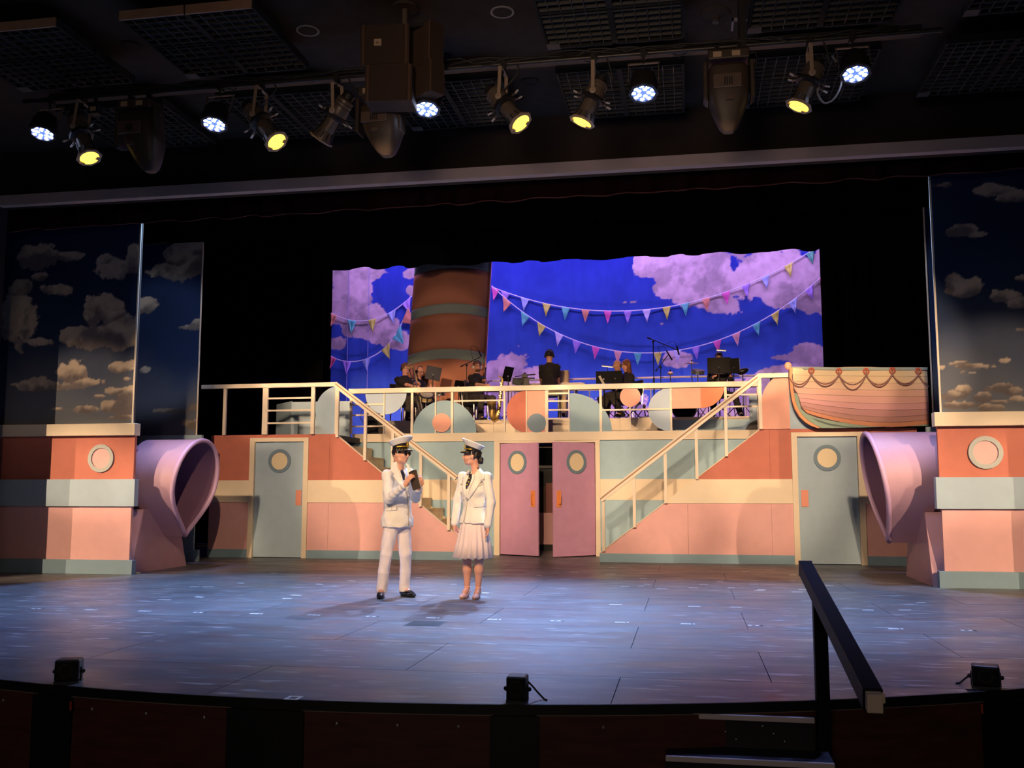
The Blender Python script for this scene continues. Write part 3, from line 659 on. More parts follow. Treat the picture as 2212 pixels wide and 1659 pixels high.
def dc(px, py): return (PY(px, py, YD)[0], PY(px, py, YD)[2])
def rad(px, py, r): return PY(px+r, py, YD)[0]-PY(px, py, YD)[0]
PALEB = mat('pale_blue_paint', (.46, .60, .78), .6); PEACH = mat('peach_paint', (.88, .43, .34), .6, var=.03); ORNG = mat('bright_orange_paint', (.80, .26, .13), .6); TEAL2 = mat('mid_teal_paint', (.29, .46, .58), .6, var=.03)
c = dc(833.5, 846); r = rad(833, 846, 44.5); build('half_disc', MB().disc((c[0], ZT), r, YD, .02, 32, PI, 2*PI), PALEB, t, 'pale blue half disc hanging under the rail')
c = dc(959.5, 937); r = rad(959, 937, 69.5); build('half_disc', MB().disc((c[0], ZB), r, YD, .02, 40, 0, PI), TEAL2, t, 'wide teal half disc standing on the deck')
c = dc(955, 913.5); build('disc', MB().disc(c, rad(955, 913, 20), YD-.05, .02, 32), PEACH, t, 'small peach disc over the teal half disc')
c = dc(1137.5, 885); r = rad(1137, 885, 43.5); rz = (ZT-ZB)/2; build('half_disc', MB().disc((c[0], (ZT+ZB)/2), rz*1.0, YD, .02, 40, PI/2, 1.5*PI, rx=r), CORAL, t, 'coral left half disc')
build('square_panel', MB().boxm(X(1138), X(1178.5), YD, YD+.02, ZB, ZT), PEACH, t, 'peach square panel')
c = dc(1160, 914); build('disc', MB().disc(c, rad(1160, 914, 20.3), YD-.05, .02, 32), RING, t, 'small grey disc over the peach panel')
c0 = X(1231); pts = [(c0, ZB)] + arcpts(c0, ZB, rad(1231, 934, 90), Z(849, 1231)-ZB, 0, PI/2, 24); build('quarter_disc', MB().prism(pts, YD, YD+.02), TEAL2, t, 'teal quarter disc')
c = dc(1361.5, 857); build('disc', MB().disc(c, rad(1361, 857, 22.3), YD-.03, .02, 36), PEACH, t, 'peach disc under the rail')
c = dc(1447.5, 884); r = rad(1447, 884, 47.5); build('half_disc', MB().disc((c[0], (ZT+ZB)/2-.005), rz, YD, .02, 40, PI/2, 1.5*PI, rx=r), PALEB, t, 'pale grey left half disc')
build('square_panel', MB().boxm(X(1452), X(1514), YD, YD+.02, Z(882, 1480), ZT), PEACH, t, 'peach panel under the rail')
c0 = X(1514); pts = [(c0, ZT)] + arcpts(c0, ZT, rad(1514, 838, 51), ZT-Z(881.5, 1514), -PI/2, 0, 24); build('quarter_disc', MB().prism(pts, YD, YD+.02), ORNG, t, 'orange quarter disc')

YS = YF - .055
def landing(side, label, x0, x1):
    t = thing('landing_railing', label, 'railing', ((x0+x1)/2, YS, 2.285)); X, Z, post, bar = rail_kit(t, YS)
    build('top_rail', MB().boxm(x0, x1, YS-.045, YS+.045, 3.165, 3.245), RAILP, t, bevel=.005); return t, X, Z, post, bar
t, X, Z, post, bar = landing(-1, 'left landing rail with three bars and a grey half disc', PY(437, 838, YS)[0], PY(726, 832, YS)[0])
for a, b in ((483,489),(568,573.5),(573.8,579),(672.5,680),(724.5,729.5)): post(a, b, 3.17, 2.285)
for y in (860, 886.5, 913.5): bar(579, 673, y)
p = PY(725, 888, YS); build('half_disc', MB().disc((X(726), 2.725), .44, YS+.03, .02, 40, PI/2, 1.5*PI, rx=X(726)-X(681)), GREYBLUE, t, 'grey half disc')
t, X, Z, post, bar = landing(1, 'short right landing rail with a tall peach quarter disc beside lifeboat', PY(1636, 815, YS)[0], PY(1703, 812, YS)[0])
post(1638.5, 1646, 3.17, 2.285)
c0 = X(1706); zc = Z(866, 1680); rx_ = c0-X(1645.5); pts = [(c0, 2.285), (c0-rx_, 2.285), (c0-rx_, zc-.05)] + [(c0 + rx_*math.cos(a), zc-.05 + (Z(806, 1690)-zc+.05)*math.sin(a)) for a in np.linspace(PI, PI/2, 20)]
build('quarter_panel', MB().prism(pts, YS+.03, YS+.05), PEACH, t, 'tall peach quarter disc panel')
build('grey_panel', MB().boxm(X(1706), X(1800), YS+.06, YS+.08, 2.285, Z(838, 1720)), GREYBLUE, t, 'pale grey backing panel')
# stair handrails
def stair_rail(label, pts_px, posts, sl):
    t = thing('stair_handrail', label, 'railing', ((sl[0]+sl[2])/2, YS, sl[3])); a, b = (PY(x, y, YS-.02) for x, y in pts_px)
    d = (b-a)/np.linalg.norm(b-a); up = np.array([-d[2], 0, d[0]]); up = up if up[2] > 0 else -up
    build('rail_top', MB().bar(a+up*.03, b+up*.03, .075, .028), RAILP, t); build('rail_groove', MB().bar(a+up*.005, b+up*.005, .045, .03), mat('groove_brown', (.45, .28, .16), .7), t); build('rail_bottom', MB().bar(a-up*.03, b-up*.03, .07, .045), RAILP, t)
    for px in posts:
        x = PY(px, 1000, YS)[0]; zr = a[2]+(b[2]-a[2])*(x-a[0])/(b[0]-a[0])-.05; zs = sl[1]+(sl[3]-sl[1])*(x-sl[0])/(sl[2]-sl[0])
        build('post', MB().boxm(x-.026, x+.026, YS-.022, YS+.03, max(zs, .15)-.02, zr), RAILP, t)
stair_rail('left sloping stair handrail running down behind the performers', ((724, 829), (987, 1032)), (727, 788, 848, 909, 970), SL_L)
stair_rail('right sloping stair handrail rising from the pink doors', ((1297, 1079), (1641, 812)), (1302.5, 1369, 1437, 1505, 1570), SL_R)
# upstage pipe railing behind the band
PIPE = mat('pale_pipe', (.62, .55, .58), .4, .3)
t = thing('pipe_railing', 'pale pipe railing behind the band in front of the painted sky', 'railing', (0, 22.9, 2.77))
YB = 22.9; zt = PY(1300, 818, YB)[2]
for a, b in ((1052, 1104), (1112, 1640)):
    xa, xb = PY(a, 820, YB)[0], PY(b, 820, YB)[0]
    build('top_pipe', MB().tube([(xa, YB, zt-.3), (xa, YB, zt-.08), (xa+.03, YB, zt-.02), (xa+.1, YB, zt), (xb-.1, YB, zt), (xb-.03, YB, zt-.02), (xb, YB, zt-.08), (xb, YB, zt-.3)], .026, 8), PIPE, t, smooth=True)
    build('mid_pipe', MB().tube([(xa, YB, zt-.27), (xb, YB, zt-.27)], .018, 8), PIPE, t)
    for x in np.arange(xa, xb+.01, .36 if b > 1200 else .3): build('upright', MB().tube([(x, YB, 2.77), (x, YB, zt-.27)], .014, 6), PIPE, t)

# ------------------------------------------------------------------ funnel
def funnel():
    Y = 22.75; t = thing('ship_funnel', 'tall raked brown funnel with grey green hoops before the painted sky', 'stage scenery', (-3.2, Y, 2.77))
    FB = mat('funnel_brown', (.50, .20, .12), .85, var=.10, vscale=1.2); FG = mat('funnel_grey_green', (.26, .33, .31), .85, var=.10, vscale=1.2)
    zs = lambda py: PY(970, py, Y)[2]
    L = lambda z: np.interp(z, [zs(790), zs(575)], [PY(880, 790, Y)[0], PY(897, 575, Y)[0]]); slopeL = (L(zs(575))-L(zs(790)))/(zs(575)-zs(790))
    xl = lambda z: PY(880, 790, Y)[0] + (z-zs(790))*slopeL; xr = lambda z: PY(1050, 790, Y)[0] + (z-zs(790))*((PY(1062, 572, Y)[0]-PY(1050, 790, Y)[0])/(zs(572)-zs(790)))
    yb = [(870, 778, FB), (778, 756, FG), (756, 680, FB), (680, 659, FG), (659, 583, FB), (583, 540, FG)]
    for i, (p0, p1, m_) in enumerate(yb):
        z0, z1 = zs(p0), zs(p1); z0 = max(z0, 2.9) if i == 0 else z0; n = 48; NR = 7; vs = []; fs = []; bulge = .004 if m_ is FG else 0
        if i == 0: z0 = 2.80
        for z in np.linspace(z0, z1, NR):
            for k in range(n+1):
                u = -1+2*k/n; zz = z - .13*u*u*min(1, max(0, (z-2.85)/.6))
                a, b = xl(zz), xr(zz); vs.append((a+(b-a)*(k/n), Y - (.22+bulge)*math.sqrt(max(0, 1-u*u*.96)), zz))
        for j in range(NR-1):
            for k in range(n): fs.append((j*(n+1)+k, j*(n+1)+k+1, (j+1)*(n+1)+k+1, (j+1)*(n+1)+k))
        o = build('hoop' if m_ is FG else 'funnel_band', MB().add(vs, fs), m_, t, 'grey green hoop' if m_ is FG else None, smooth='all')
        so = o.modifiers.new('thick', 'SOLIDIFY'); so.thickness = .02; so.offset = -1
    build('back_batten', MB().boxm(xl(4.5)+.1, xr(4.5)-.1, Y-.02, Y+.0, 2.77, 3.2), mat('raw_flat'), t)
    a = (xr(2.9), Y-.05, 2.9); b = (xr(7.0), Y-.05, 7.0); build('edge_strip', MB().bar(a, b, .03, .05), mat('pink_lit_edge', (.8, .35, .55), .7), t, 'edge strip coloured as lit pink by the sky')  # pink colour stands for sky light catching the funnel edge
funnel()

# ------------------------------------------------------------------ bunting
FLC = {'o': (.75, .30, .18), 't': (.12, .55, .50), 'y': (.70, .68, .12), 'b': (.40, .50, .80), 'l': (.55, .50, .85), 'p': (.42, .26, .75), 'm': (.75, .12, .45), 's': (.80, .42, .40), 'r': (.7, .12, .25), 'w': (.66, .62, .86), 'g': (.10, .45, .30)}
def bunting(label, pts, flags, Y, start=None):
    xs_ = [p[0] for p in pts]; ys_ = [p[1] for p in pts]
    co = np.polyfit(xs_, ys_, min(4, len(pts)-1)) if len(pts) > 4 else None
    fy = (lambda x: float(np.polyval(co, x))) if co is not None else (lambda x: float(np.interp(x, xs_, ys_)))
    p0 = PY(pts[0][0], pts[0][1], Y); t = thing('bunting', label, 'bunting', p0, 'bunting strings on the painted sky')
    line = [PY(x, fy(x), Y) for x in np.linspace(xs_[0], xs_[-1], 40)]
    build('string', MB().tube(line, .014, 6), mat('white_cord', (.8, .78, .85), .6), t)
    for i, (x, c) in enumerate(flags):
        hw = 9.2; x0, x1 = x-hw, x+hw; x0 = max(x0, xs_[0]); x1 = min(x1, xs_[-1])
        sl = (fy(x1)-fy(x0))/max(1, x1-x0); tip = (x - sl*9, fy(x)+28-2*abs(sl))
        A, B, T = PY(x0, fy(x0), Y), PY(x1, fy(x1), Y), PY(tip[0], tip[1], Y); vs = []; fs = []; n = 7
        for j in range(n+1):
            for k in range(n+1):
                s_ = j/n; q = (A+(B-A)*(k/n))*(1-s_)+T*s_; q = q + np.array([0, -.02-.025*math.sin(s_*9+i)*(s_*.9+.1)-.012*math.sin(k*1.3+i*2), 0]); vs.append(q)
        for j in range(n):
            for k in range(n): a = j*(n+1)+k; fs.append((a, a+1, a+n+2, a+n+1))
        o = build('flag', MB().add(vs, fs), mat('flag_'+c, FLC[c], .55), t, smooth='all'); so = o.modifiers.new('thick', 'SOLIDIFY'); so.thickness = .004
bunting('upper right bunting string, from funnel up to the top right corner of the sky', [(1062, 620), (1092, 630), (1134, 646), (1182, 657), (1222, 663), (1265, 669), (1313, 672), (1356, 672.5), (1398, 670), (1440, 662), (1480, 655), (1525, 645), (1568, 631), (1611, 616), (1653, 598), (1703, 570), (1767, 533)],
        [(1070,'m'),(1092,'p'),(1134,'b'),(1181,'y'),(1222,'t'),(1265,'o'),(1313,'m'),(1356,'p'),(1397,'w'),(1440,'y'),(1480,'t'),(1525,'o'),(1568,'m'),(1611,'p'),(1653,'b'),(1703,'y'),(1750,'g')], YDROP-.06)
bunting('lower right bunting string, sagging across the sky behind the band', [(1062, 620), (1094, 643), (1133, 676), (1170, 700), (1208, 722), (1247, 739), (1288, 750), (1335, 758), (1378, 762), (1421, 762), (1463, 757), (1504, 748), (1549, 735), (1590, 720), (1635, 699), (1674, 676), (1713, 649), (1750, 620), (1785, 588)],
        [(1096,'o'),(1135,'t'),(1170,'y'),(1208,'w'),(1246,'p'),(1287,'m'),(1335,'s'),(1378,'t'),(1421,'y'),(1463,'w'),(1503,'p'),(1549,'m'),(1590,'s'),(1634,'t'),(1674,'y'),(1712,'b'),(1748,'p'),(1778,'r')], YDROP-.085)
bunting('upper left bunting string, sagging across the cloud left of the funnel', [(715, 676), (730, 684), (761, 692), (783, 694), (804, 690), (846, 674), (870, 656), (889, 640)], [(720,'o'),(761,'t'),(804,'y'),(846,'b'),(878,'p')], YDROP-.06)
bunting('lower left bunting string, rising to the left edge of the funnel', [(715, 769), (750, 781), (785, 777), (815, 764), (838, 745), (858, 716), (876, 680), (882, 664)], [(718,'r'),(750,'p'),(791,'b'),(833,'y'),(857,'t'),(877,'o')], YDROP-.085)

# ------------------------------------------------------------------ cowl ventilators
def vent(sgn, label):
    t = thing('cowl_ventilator', label, 'stage prop', (sgn*5.62, 14.4, 0), 'lavender cowl ventilators')
    cy, zt, zb = 14.42, 2.05, .515
    def loop(fx, s=1, dy=0, zt=zt, zb=zb, n=56):
        """leaf outline: round on top, pointed below. returns (y, z); fx gives x from z"""
        pts = []; zc = zt-.66
        R = .70
        arc = [(math.cos(a)*R, zc+.66*math.sin(a)) for a in np.linspace(-.30, PI+.30, n-16)]
        q0 = arc[-1]; tip = (0, zb)
        lo = [(q0[0]*(1-k/8), q0[1]+(tip[1]-q0[1])*(k/8)) for k in range(1, 8)]
        lo = [(a*(1+.18*math.sin(PI*k/8)), b) for k, (a, b) in enumerate(lo, 1)]
        pts = arc + lo + [tip] + [(-a, b) for a, b in lo[::-1]]
        cz = (zt+zb)/2
        return [(fx(b), cy+dy+a*s, cz+(b-cz)*s) for a, b in pts]
    front = lambda z: sgn*(5.30 - (z-.515)*(.26/1.53) )
    A = loop(front); Ai = loop(front, .95); B = loop(lambda z: sgn*(5.73+(z-.515)*.15), 1.0); Bi = loop(lambda z: sgn*(5.71+(z-.515)*.15), .95)
    C0 = loop(lambda z: sgn*(5.74+(z-.515)*.15), .90); Cb = loop(lambda z: sgn*6.7, .86); n = len(A)
    def skin(loops, close=False):
        m = MB(); vs = [p for l in loops for p in l]; fs = []
        for i in range(len(loops)-1):
            for k in range(n): fs.append((i*n+k, i*n+(k+1) % n, (i+1)*n+(k+1) % n, (i+1)*n+k))
        if close: fs.append(tuple(range((len(loops)-1)*n, len(loops)*n)))
        return m.add(vs, fs)
    def lerp(P, Q, f): return [tuple(np.array(p)*(1-f)+np.array(q)*f) for p, q in zip(P, Q)]
    build('cowl_shell', skin([A, lerp(A, B, .05), lerp(A, B, .95), B, C0, lerp(C0, Cb, .05), Cb], True), LAV, t, smooth=True)
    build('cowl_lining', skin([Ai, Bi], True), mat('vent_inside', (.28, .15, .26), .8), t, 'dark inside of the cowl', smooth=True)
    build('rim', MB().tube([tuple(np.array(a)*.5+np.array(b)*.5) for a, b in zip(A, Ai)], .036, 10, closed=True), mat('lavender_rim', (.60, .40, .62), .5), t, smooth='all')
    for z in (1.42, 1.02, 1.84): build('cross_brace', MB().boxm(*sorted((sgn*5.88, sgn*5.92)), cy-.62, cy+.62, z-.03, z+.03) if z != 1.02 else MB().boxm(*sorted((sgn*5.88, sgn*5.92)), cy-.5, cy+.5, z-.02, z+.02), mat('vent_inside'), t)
    # base: a wedge plate under the cowl
    y0, y1 = 13.5, 15.15
    f1 = MB().prism([(y0, 0), (y1, 0), (y1-.35, .95), (y0+.28, .95)], *sorted((sgn*5.66, sgn*5.90)), 'X')
    build('base', f1, LAV, t)
    build('base_lit_face', MB().prism([(y0-.035, 0), (y0, 0), (y0+.28, .95), (y0+.245, .95)], *sorted((sgn*5.64, sgn*5.86)), 'X'), mat('base_lit_pink', (.72, .40, .42), .6), t)  # front face of the base, its pink light put into the colour
vent(-1, 'left lavender cowl ventilator on a wedge base beside the striped tower')
vent(1, 'right lavender cowl ventilator with scuffed rim beside the striped tower')

# ------------------------------------------------------------------ lifeboat
def boat():
    Y = 17.0; P = lambda x, y: xz(1620+x/5.267, 760+y/5.267, Y)
    t = thing('lifeboat', 'painted half lifeboat cut-out with rope swags on the right landing', 'boat', (PY(1850, 925, Y)[0], Y, 2.285))
    OR = mat('boat_orange', (.85, .36, .17), .6); TG = mat('boat_green', (.30, .42, .34), .65, var=.06); GW = mat('gunwale_grey', (.42, .50, .48), .6); LNE = mat('line_brown', (.14, .07, .07), .8)
    outer = [(470,178),(440,190),(438,290),(450,420),(470,560),(505,660),(555,745),(620,810),(690,850),(770,872),(900,872),(2037,840)]
    hull = outer + [(2012, 185)]
    build('hull_board', MB().prism([P(*p) for p in hull], Y+.0, Y+.03), LNE, t)
    inner = [(480,182),(475,290),(487,400),(497,470),(512,560),(545,650),(595,725),(660,785),(740,835),(800,868),(770,870)]
    build('stem', MB().prism([P(*p) for p in ([(452,178),(446,290),(456,420),(476,560),(512,660),(560,740),(625,803),(695,845),(765,868)] + inner[::-1])], Y-.045, Y), OR, t, 'orange stem post')
    build('stem_head', MB().ball((P(432, 160)[0], Y-.01, P(432, 160)[1]), (.062, .05, .07)), mat('boat_peach', (.85, .45, .34), .6), t, smooth='all')
    build('green_strake', MB().prism([P(*p) for p in [(497,468),(540,478),(558,560),(580,650),(640,705),(760,752),(1000,800),(1500,825),(2035,828),(2037,842),(985,868),(815,868),(745,833),(665,783),(600,722),(550,648),(517,560)]], Y-.02, Y), TG, t, 'green garboard strake')
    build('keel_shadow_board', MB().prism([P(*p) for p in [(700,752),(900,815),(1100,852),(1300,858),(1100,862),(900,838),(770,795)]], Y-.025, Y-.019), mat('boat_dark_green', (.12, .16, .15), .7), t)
    rows = [[(478,222),(620,205),(2012,222)], [(486,264),(900,272),(2015,282)], [(490,333),(900,348),(2018,356)], [(496,406),(900,425),(2020,429)], [(540,476),(1000,497),(2024,506)], [(556,524),(1000,570),(2028,579)], [(570,568),(1000,632),(2030,650)], [(578,612),(1000,698),(2033,714)], [(600,645),(1000,748),(2035,770)], [(650,700),(1000,795),(2036,822)]]
    cols = [(.90,.72,.46),(.90,.68,.44),(.90,.60,.44),(.90,.52,.42),(.86,.46,.42),(.80,.40,.42),(.62,.30,.30),(.54,.26,.24),(.70,.28,.15)]
    for i, c in enumerate(cols):
        A = [P(x, y+1.5) for x, y in rows[i]]; B = [P(x, y-1.5) for x, y in rows[i+1]]
        n = 20; u = np.linspace(A[0][0], A[-1][0], n); v = np.linspace(B[0][0], B[-1][0], n)
        q = lambda pts, xx: np.polyval(np.polyfit([p[0] for p in pts], [p[1] for p in pts], 2), xx)
        top = [(x, q(A, x)) for x in u]; bot = [(x, q(B, x)) for x in v]
        build('plank', MB().prism(top + bot[::-1], Y-.03-.002*(i % 2), Y), mat('boat_plank_%d' % i, c, .6, var=.05, vscale=2.5, stretch=(.4, 1, 3)), t)
    build('gunwale', MB().prism([P(*p) for p in [(452,174),(1000,181),(2012,180),(2012,212),(1000,214),(620,204),(580,190),(470,182)]], Y-.06, Y+.03), GW, t, 'grey gunwale')
    build('bow_plate', MB().prism([P(*p) for p in [(482,184),(605,192),(612,204),(590,224),(540,222),(545,240),(482,262)]], Y-.04, Y-.028), mat('boat_plank_0'), t)
    for bx_ in (4.7, 5.9): build('mounting_bracket', MB().boxm(bx_, bx_+.06, Y+.02, YF+.30, 2.285, 2.33), mat('raw_flat'), t)
    RP = mat('rope_brown', (.42, .22, .20), .8); RD = mat('ring_red', (.72, .16, .10), .5)
    rings = [(692,220),(1005,226),(1313,226),(1610,218),(1902,222)]; ends = [(440,290)] + [(x, y+45) for x, y in rings] + [(2024, 400)]
    for i, (x, y) in enumerate(rings):
        c = P(x, y); rg = build('rope_ring', MB().tube([(c[0]+.040*math.cos(a), Y-.075, c[1]+.046*math.sin(a)) for a in np.linspace(0, 2*PI, 20, endpoint=False)], .0125, 8, True), RD, t, 'red ring', smooth='all')
        build('ring_eye', MB().ball((c[0], Y-.07, c[1]+.02), (.016, .016, .02)), mat('ring_red'), rg, smooth='all')
        build('rope_knot', MB().ball((P(x, y+35)[0], Y-.07, P(x, y+38)[1]), (.02, .02, .045)), RP, rg, smooth='all')
    sag = [95, 100, 105, 110, 100, 20]; sag2 = [125, 128, 165, 135, 120, 20]
    for i in range(6):
        (xa, ya), (xb, yb) = ends[i], ends[i+1]; m = MB()
        for sg, dy in ((sag[i], 0), (sag2[i], .02)):
            pts = []
            for u in np.linspace(0, 1, 24):
                q = P(xa+(xb-xa)*u, ya+(yb-ya)*u + sg*(1-(2*u-1)**2)); pts.append((q[0], Y-.06-dy, q[1]))
            m.tube(pts, .008 if dy == 0 else .010, 6)
        build('rope', m, RP, t, smooth='all')
boat()
# ------------------------------------------------------------------ lighting pipe and fixtures
YP = 9.5
FIX = mat('fixture_black', (.17, .13, .10), .42, .25, var=.1); FIXD = mat('fixture_dark', (.018, .016, .016), .5); KNOB = mat('knob_tan', (.45, .33, .24), .5); WHT = mat('handle_white', (.7, .66, .6), .5)
YEL = mat('yellow_gel_lit', (.9, .7, .1), .3, emit=(1.0, .62, .06), estr=3.2); LED = mat('led_white_lit', (.9, .9, 1), .3, emit=(.62, .74, 1.0), estr=14); LEDB = mat('led_blue_glow', (.1, .15, .6), .3, emit=(.10, .17, 1.0), estr=1.6)
CAB = mat('cable_black', (.03, .027, .026), .5); SPK = mat('speaker_brown', (.07, .042, .027), .75, var=.12, vscale=9); STK = mat('sticker_tan', (.55, .40, .26), .6)
pipez = lambda x: 5.63
t = thing('lighting_pipe', 'long dark lighting pipe hung across the ceiling carrying the stage lights', 'lighting pipe', (0, YP, 5.63))
build('pipe', MB().tube([(-4.8, YP, 5.63), (5.05, YP, 5.63)], .026, 12), mat('pipe_steel', (.06, .055, .05), .4, .6), t, smooth=True)
build('raceway', MB().boxm(-4.6, 4.9, YP+.16, YP+.24, 5.68, 5.78), FIXD, t)
build('end_label', MB().boxm(4.55, 4.78, YP+.15, YP+.16, 5.69, 5.73), STK, t)
for x in (3.18,): build('hanger_strap', MB().boxm(x-.03, x+.03, YP-.03, YP+.26, 5.6, 6.2) if x == 3.18 else MB().boxm(x-.012, x+.012, YP-.02, YP+.02, 5.64, 6.2), FIXD, t)
r_ = random.Random(4); 
for k in range(4):
    pts = []; 
    for i in range(60):
        x = -4.2 + i*.15; pts.append((x, YP+.02+.05*math.sin(i*.7+k), 5.665 + .02*k*.5 + .025*math.sin(i*.9+k*2) - (.05 if (i+k*7) % 13 == 0 else 0)))
    build('cable', MB().tube(pts, .009, 5), CAB, t, smooth='all')
def clamp(x, t, z=5.63):
    build('clamp', MB().box((x, YP, z-.01), (.05, .075, .09)).tube([(x, YP-.02, z-.04), (x, YP-.02, z-.12)], .012, 8).box((x+.03, YP-.04, z-.03), (.03, .03, .03)), FIXD, t)
def leko(px0, px1, dy, label, cable=True):
    A = Vector(PY(px0[0], px0[1], YP)); B = Vector(PY(px1[0], px1[1], YP+dy)); ax = (B-A); L = ax.length; ax.normalize()
    R = rot_to(ax); s = Vector((0, 1, 0)); s = (s-ax*s.dot(ax)).normalized(); u = ax.cross(s).normalized()
    pv = A+ax*L*.40; xp = pv.x
    t = thing('ellipsoidal_spotlight', label, 'spotlight', (xp, YP, 5.6), 'ellipsoidal spotlights on the pipe')
    K_ = 1.22
    la = lambda nm, pr, m, n=20, **k: build(nm, MB().lathe([(r*K_, z*L) for r, z in pr], A, ax, n), m, t, **k)
    la('lamp_cap', [(.0, -.02), (.045, -.02), (.055, .0), (.055, .10), (.045, .12)], FIXD, smooth=True)
    la('lamp_housing', [(.05, .10), (.078, .13), (.080, .18), (.074, .19), (.080, .20), (.080, .25), (.074, .26), (.080, .27), (.088, .40), (.085, .44)], FIX, smooth=True)
    la('shutter_gate', [(.085, .43), (.108, .44), (.108, .47), (.095, .475), (.108, .48), (.108, .51), (.07, .53)], FIXD, 8)
    la('barrel', [(.064, .50), (.064, .80)], FIX, smooth=True)
    la('lens_tube', [(.062, .77), (.070, .80), (.088, .93), (.090, .96)], FIX, 16, smooth=True)
    fins = MB()
    for k in range(10):
        a = 2*PI*k/10; d = u*math.cos(a)+s*math.sin(a); fins.bar(A+ax*L*.80+d*.090, A+ax*L*.92+d*.112, .010, .008)
    build('fin_ring', fins, FIXD, t)
    la('gel_frame', [(.084, .955), (.112, .955), (.112, .985), (.084, .985)], KNOB, 8)
    clip = MB().box(A+ax*L*.99+u*.06+s*.06, (.04, .04, .02), R).box(A+ax*L*.99-u*.10, (.05, .03, .03), R); build('gel_clip', clip, KNOB, t)
    build('lens', MB().lathe([(0, L*1.0), (.06, L*.995), (.102, L*.986)], A, ax, 24), YEL, t, 'glowing yellow lens', smooth=True)
    for k, a in enumerate((.5, PI-.5, PI+.5, -.5)):
        d = u*math.cos(a)+s*math.sin(a)*.6; d.normalize(); p = A+ax*L*.47
        h = build('shutter_handle', MB().bar(p+d*.12, p+d*.17+ax*.01, .026, .008), FIX, t); build('handle_tip', MB().bar(p+d*.165+ax*.01, p+d*.21+ax*.01, .020, .012), WHT, h)
    for sg in (-1, 1): build('slide_rod', MB().bar(A+ax*L*.52+u*.088*sg, A+ax*L*.82+u*.095*sg, .012, .012), DSTEEL, t)
    top = Vector((xp, YP, 5.58))
    ym = MB()
    for sg in (-1, 1): ym.bar(pv+s*.118*sg, top+s*.118*sg*.9 + Vector((0, 0, -.03)), .036, .006, up=s)
    ym.bar(top+s*.10+Vector((0, 0, -.03)), top-s*.10+Vector((0, 0, -.03)), .036, .006)
    build('yoke', ym, KNOB, t); clamp(xp, t)
    build('yoke_knob', MB().lathe([(.0, .0), (.034, .0), (.034, .02), (.012, .026), (.012, .04), (0, .042)], pv-s*.118, -s, 16), KNOB, t, smooth=True)
    if cable:
        e = A + Vector((.02, 0, .02)); pts = [e, e+Vector((.05, .02, .04)), e+Vector((.09, .03, -.05)), Vector((xp+.16, YP, 5.54)), Vector((xp+.12, YP, 5.64))]
        build('lamp_cable', MB().tube(smooth_path(pts), .008, 6), CAB, t, smooth='all')
def smooth_path(pts, n=8):
    P = [Vector(p) for p in pts]; out = []
    for i in range(len(P)-1):
        a, b, c, d = P[max(i-1, 0)], P[i], P[i+1], P[min(i+2, len(P)-1)]
        for k in range(n):
            f = k/n; out.append(.5*((2*b)+(c-a)*f+(2*a-5*b+4*c-d)*f*f+(3*b-a-3*c+d)*f**3))
    return out+[P[-1]]
leko((160, 246), (194, 343), -.10, 'leftmost yellow spotlight, tilted down to the right')
leko((533, 226), (599, 308), -.12, 'second yellow spotlight from left, leaning down right beside a white light')
leko((756, 203), (692, 304), .12, 'third yellow spotlight, leaning down left next to the brown speaker')
leko((1058, 192), (1126, 268), -.12, 'fourth yellow spotlight, leaning down right past the speaker cluster')
leko((1300, 168), (1256, 266), -.03, 'fifth yellow spotlight, leaning down left beside a round white light')
leko((1768, 130), (1724, 232), -.03, 'rightmost yellow spotlight with a grey cable loop, leaning down left')
def par(px, py, label, tx=0):
    q_ = 1.22
    F = Vector(PY(px, py, YP-.12)); ax = Vector((tx, -.30, -.95)).normalized(); A = F-ax*.24; s = Vector((1, 0, 0)); s = (s-ax*s.dot(ax)).normalized(); u = ax.cross(s)
    t = thing('led_wash_light', label, 'stage light', (F.x, YP, 5.58), 'round white LED lights on the pipe')
    build('can', MB().lathe([(0, 0), (.085, 0), (.115, .03), (.128, .10), (.137, .14), (.137, .235)], A, ax, 24), FIXD, t, smooth=True)
    fm = MB()
    for k in range(8): d = s*math.cos(2*PI*k/8)+u*math.sin(2*PI*k/8); fm.bar(A+ax*.04+d*.115, A+ax*.20+d*.14, .012, .02, up=d)
    build('cooling_fin', fm, FIXD, t)
    build('bezel', MB().lathe([(.120, .232), (.150, .232), (.150, .252), (.120, .252)], A, ax, 8, True), mat('bezel_black', (.05, .05, .07), .3), t)
    build('face', MB().lathe([(0, .236), (.122, .236)], A, ax, 24), LEDB, t)
    dots = [(0, 0)] + [(.052, 2*PI*k/5) for k in range(5)] + [(.096, 2*PI*(k+.5)/9) for k in range(9)]
    for r, a in dots[1:]:
        c = A+ax*.238+(s*math.cos(a)+u*math.sin(a))*r; build('led', MB().lathe([(0, .006), (.017, .005), (.0225, 0)], c, ax, 10), LED, t)
    top = Vector((F.x, YP, 5.56)); pv = A+ax*.11
    for sg in (-1, 1):
        build('yoke_arm', MB().bar(pv+s*.15*sg, Vector((F.x+.15*sg, YP, 5.52)), .03, .008, up=(1, 0, 0)), FIX, t); build('yoke_knob', MB().ball(pv+s*.165*sg, .02, None, 8, 6), FIXD, t)
    build('yoke_bridge', MB().box((F.x, YP, 5.52), (.32, .03, .01)), FIX, t); clamp(F.x, t)
par(92, 288, 'leftmost round white LED light at far left of the pipe', .05)
par(463, 268, 'round white LED light left of the second yellow spotlight')
par(922, 235, 'round white LED light just below the right speaker column')
par(1390, 201, 'round white LED light beside the fifth yellow spotlight')
par(1848, 159, 'rightmost round white LED light near the end of the pipe')
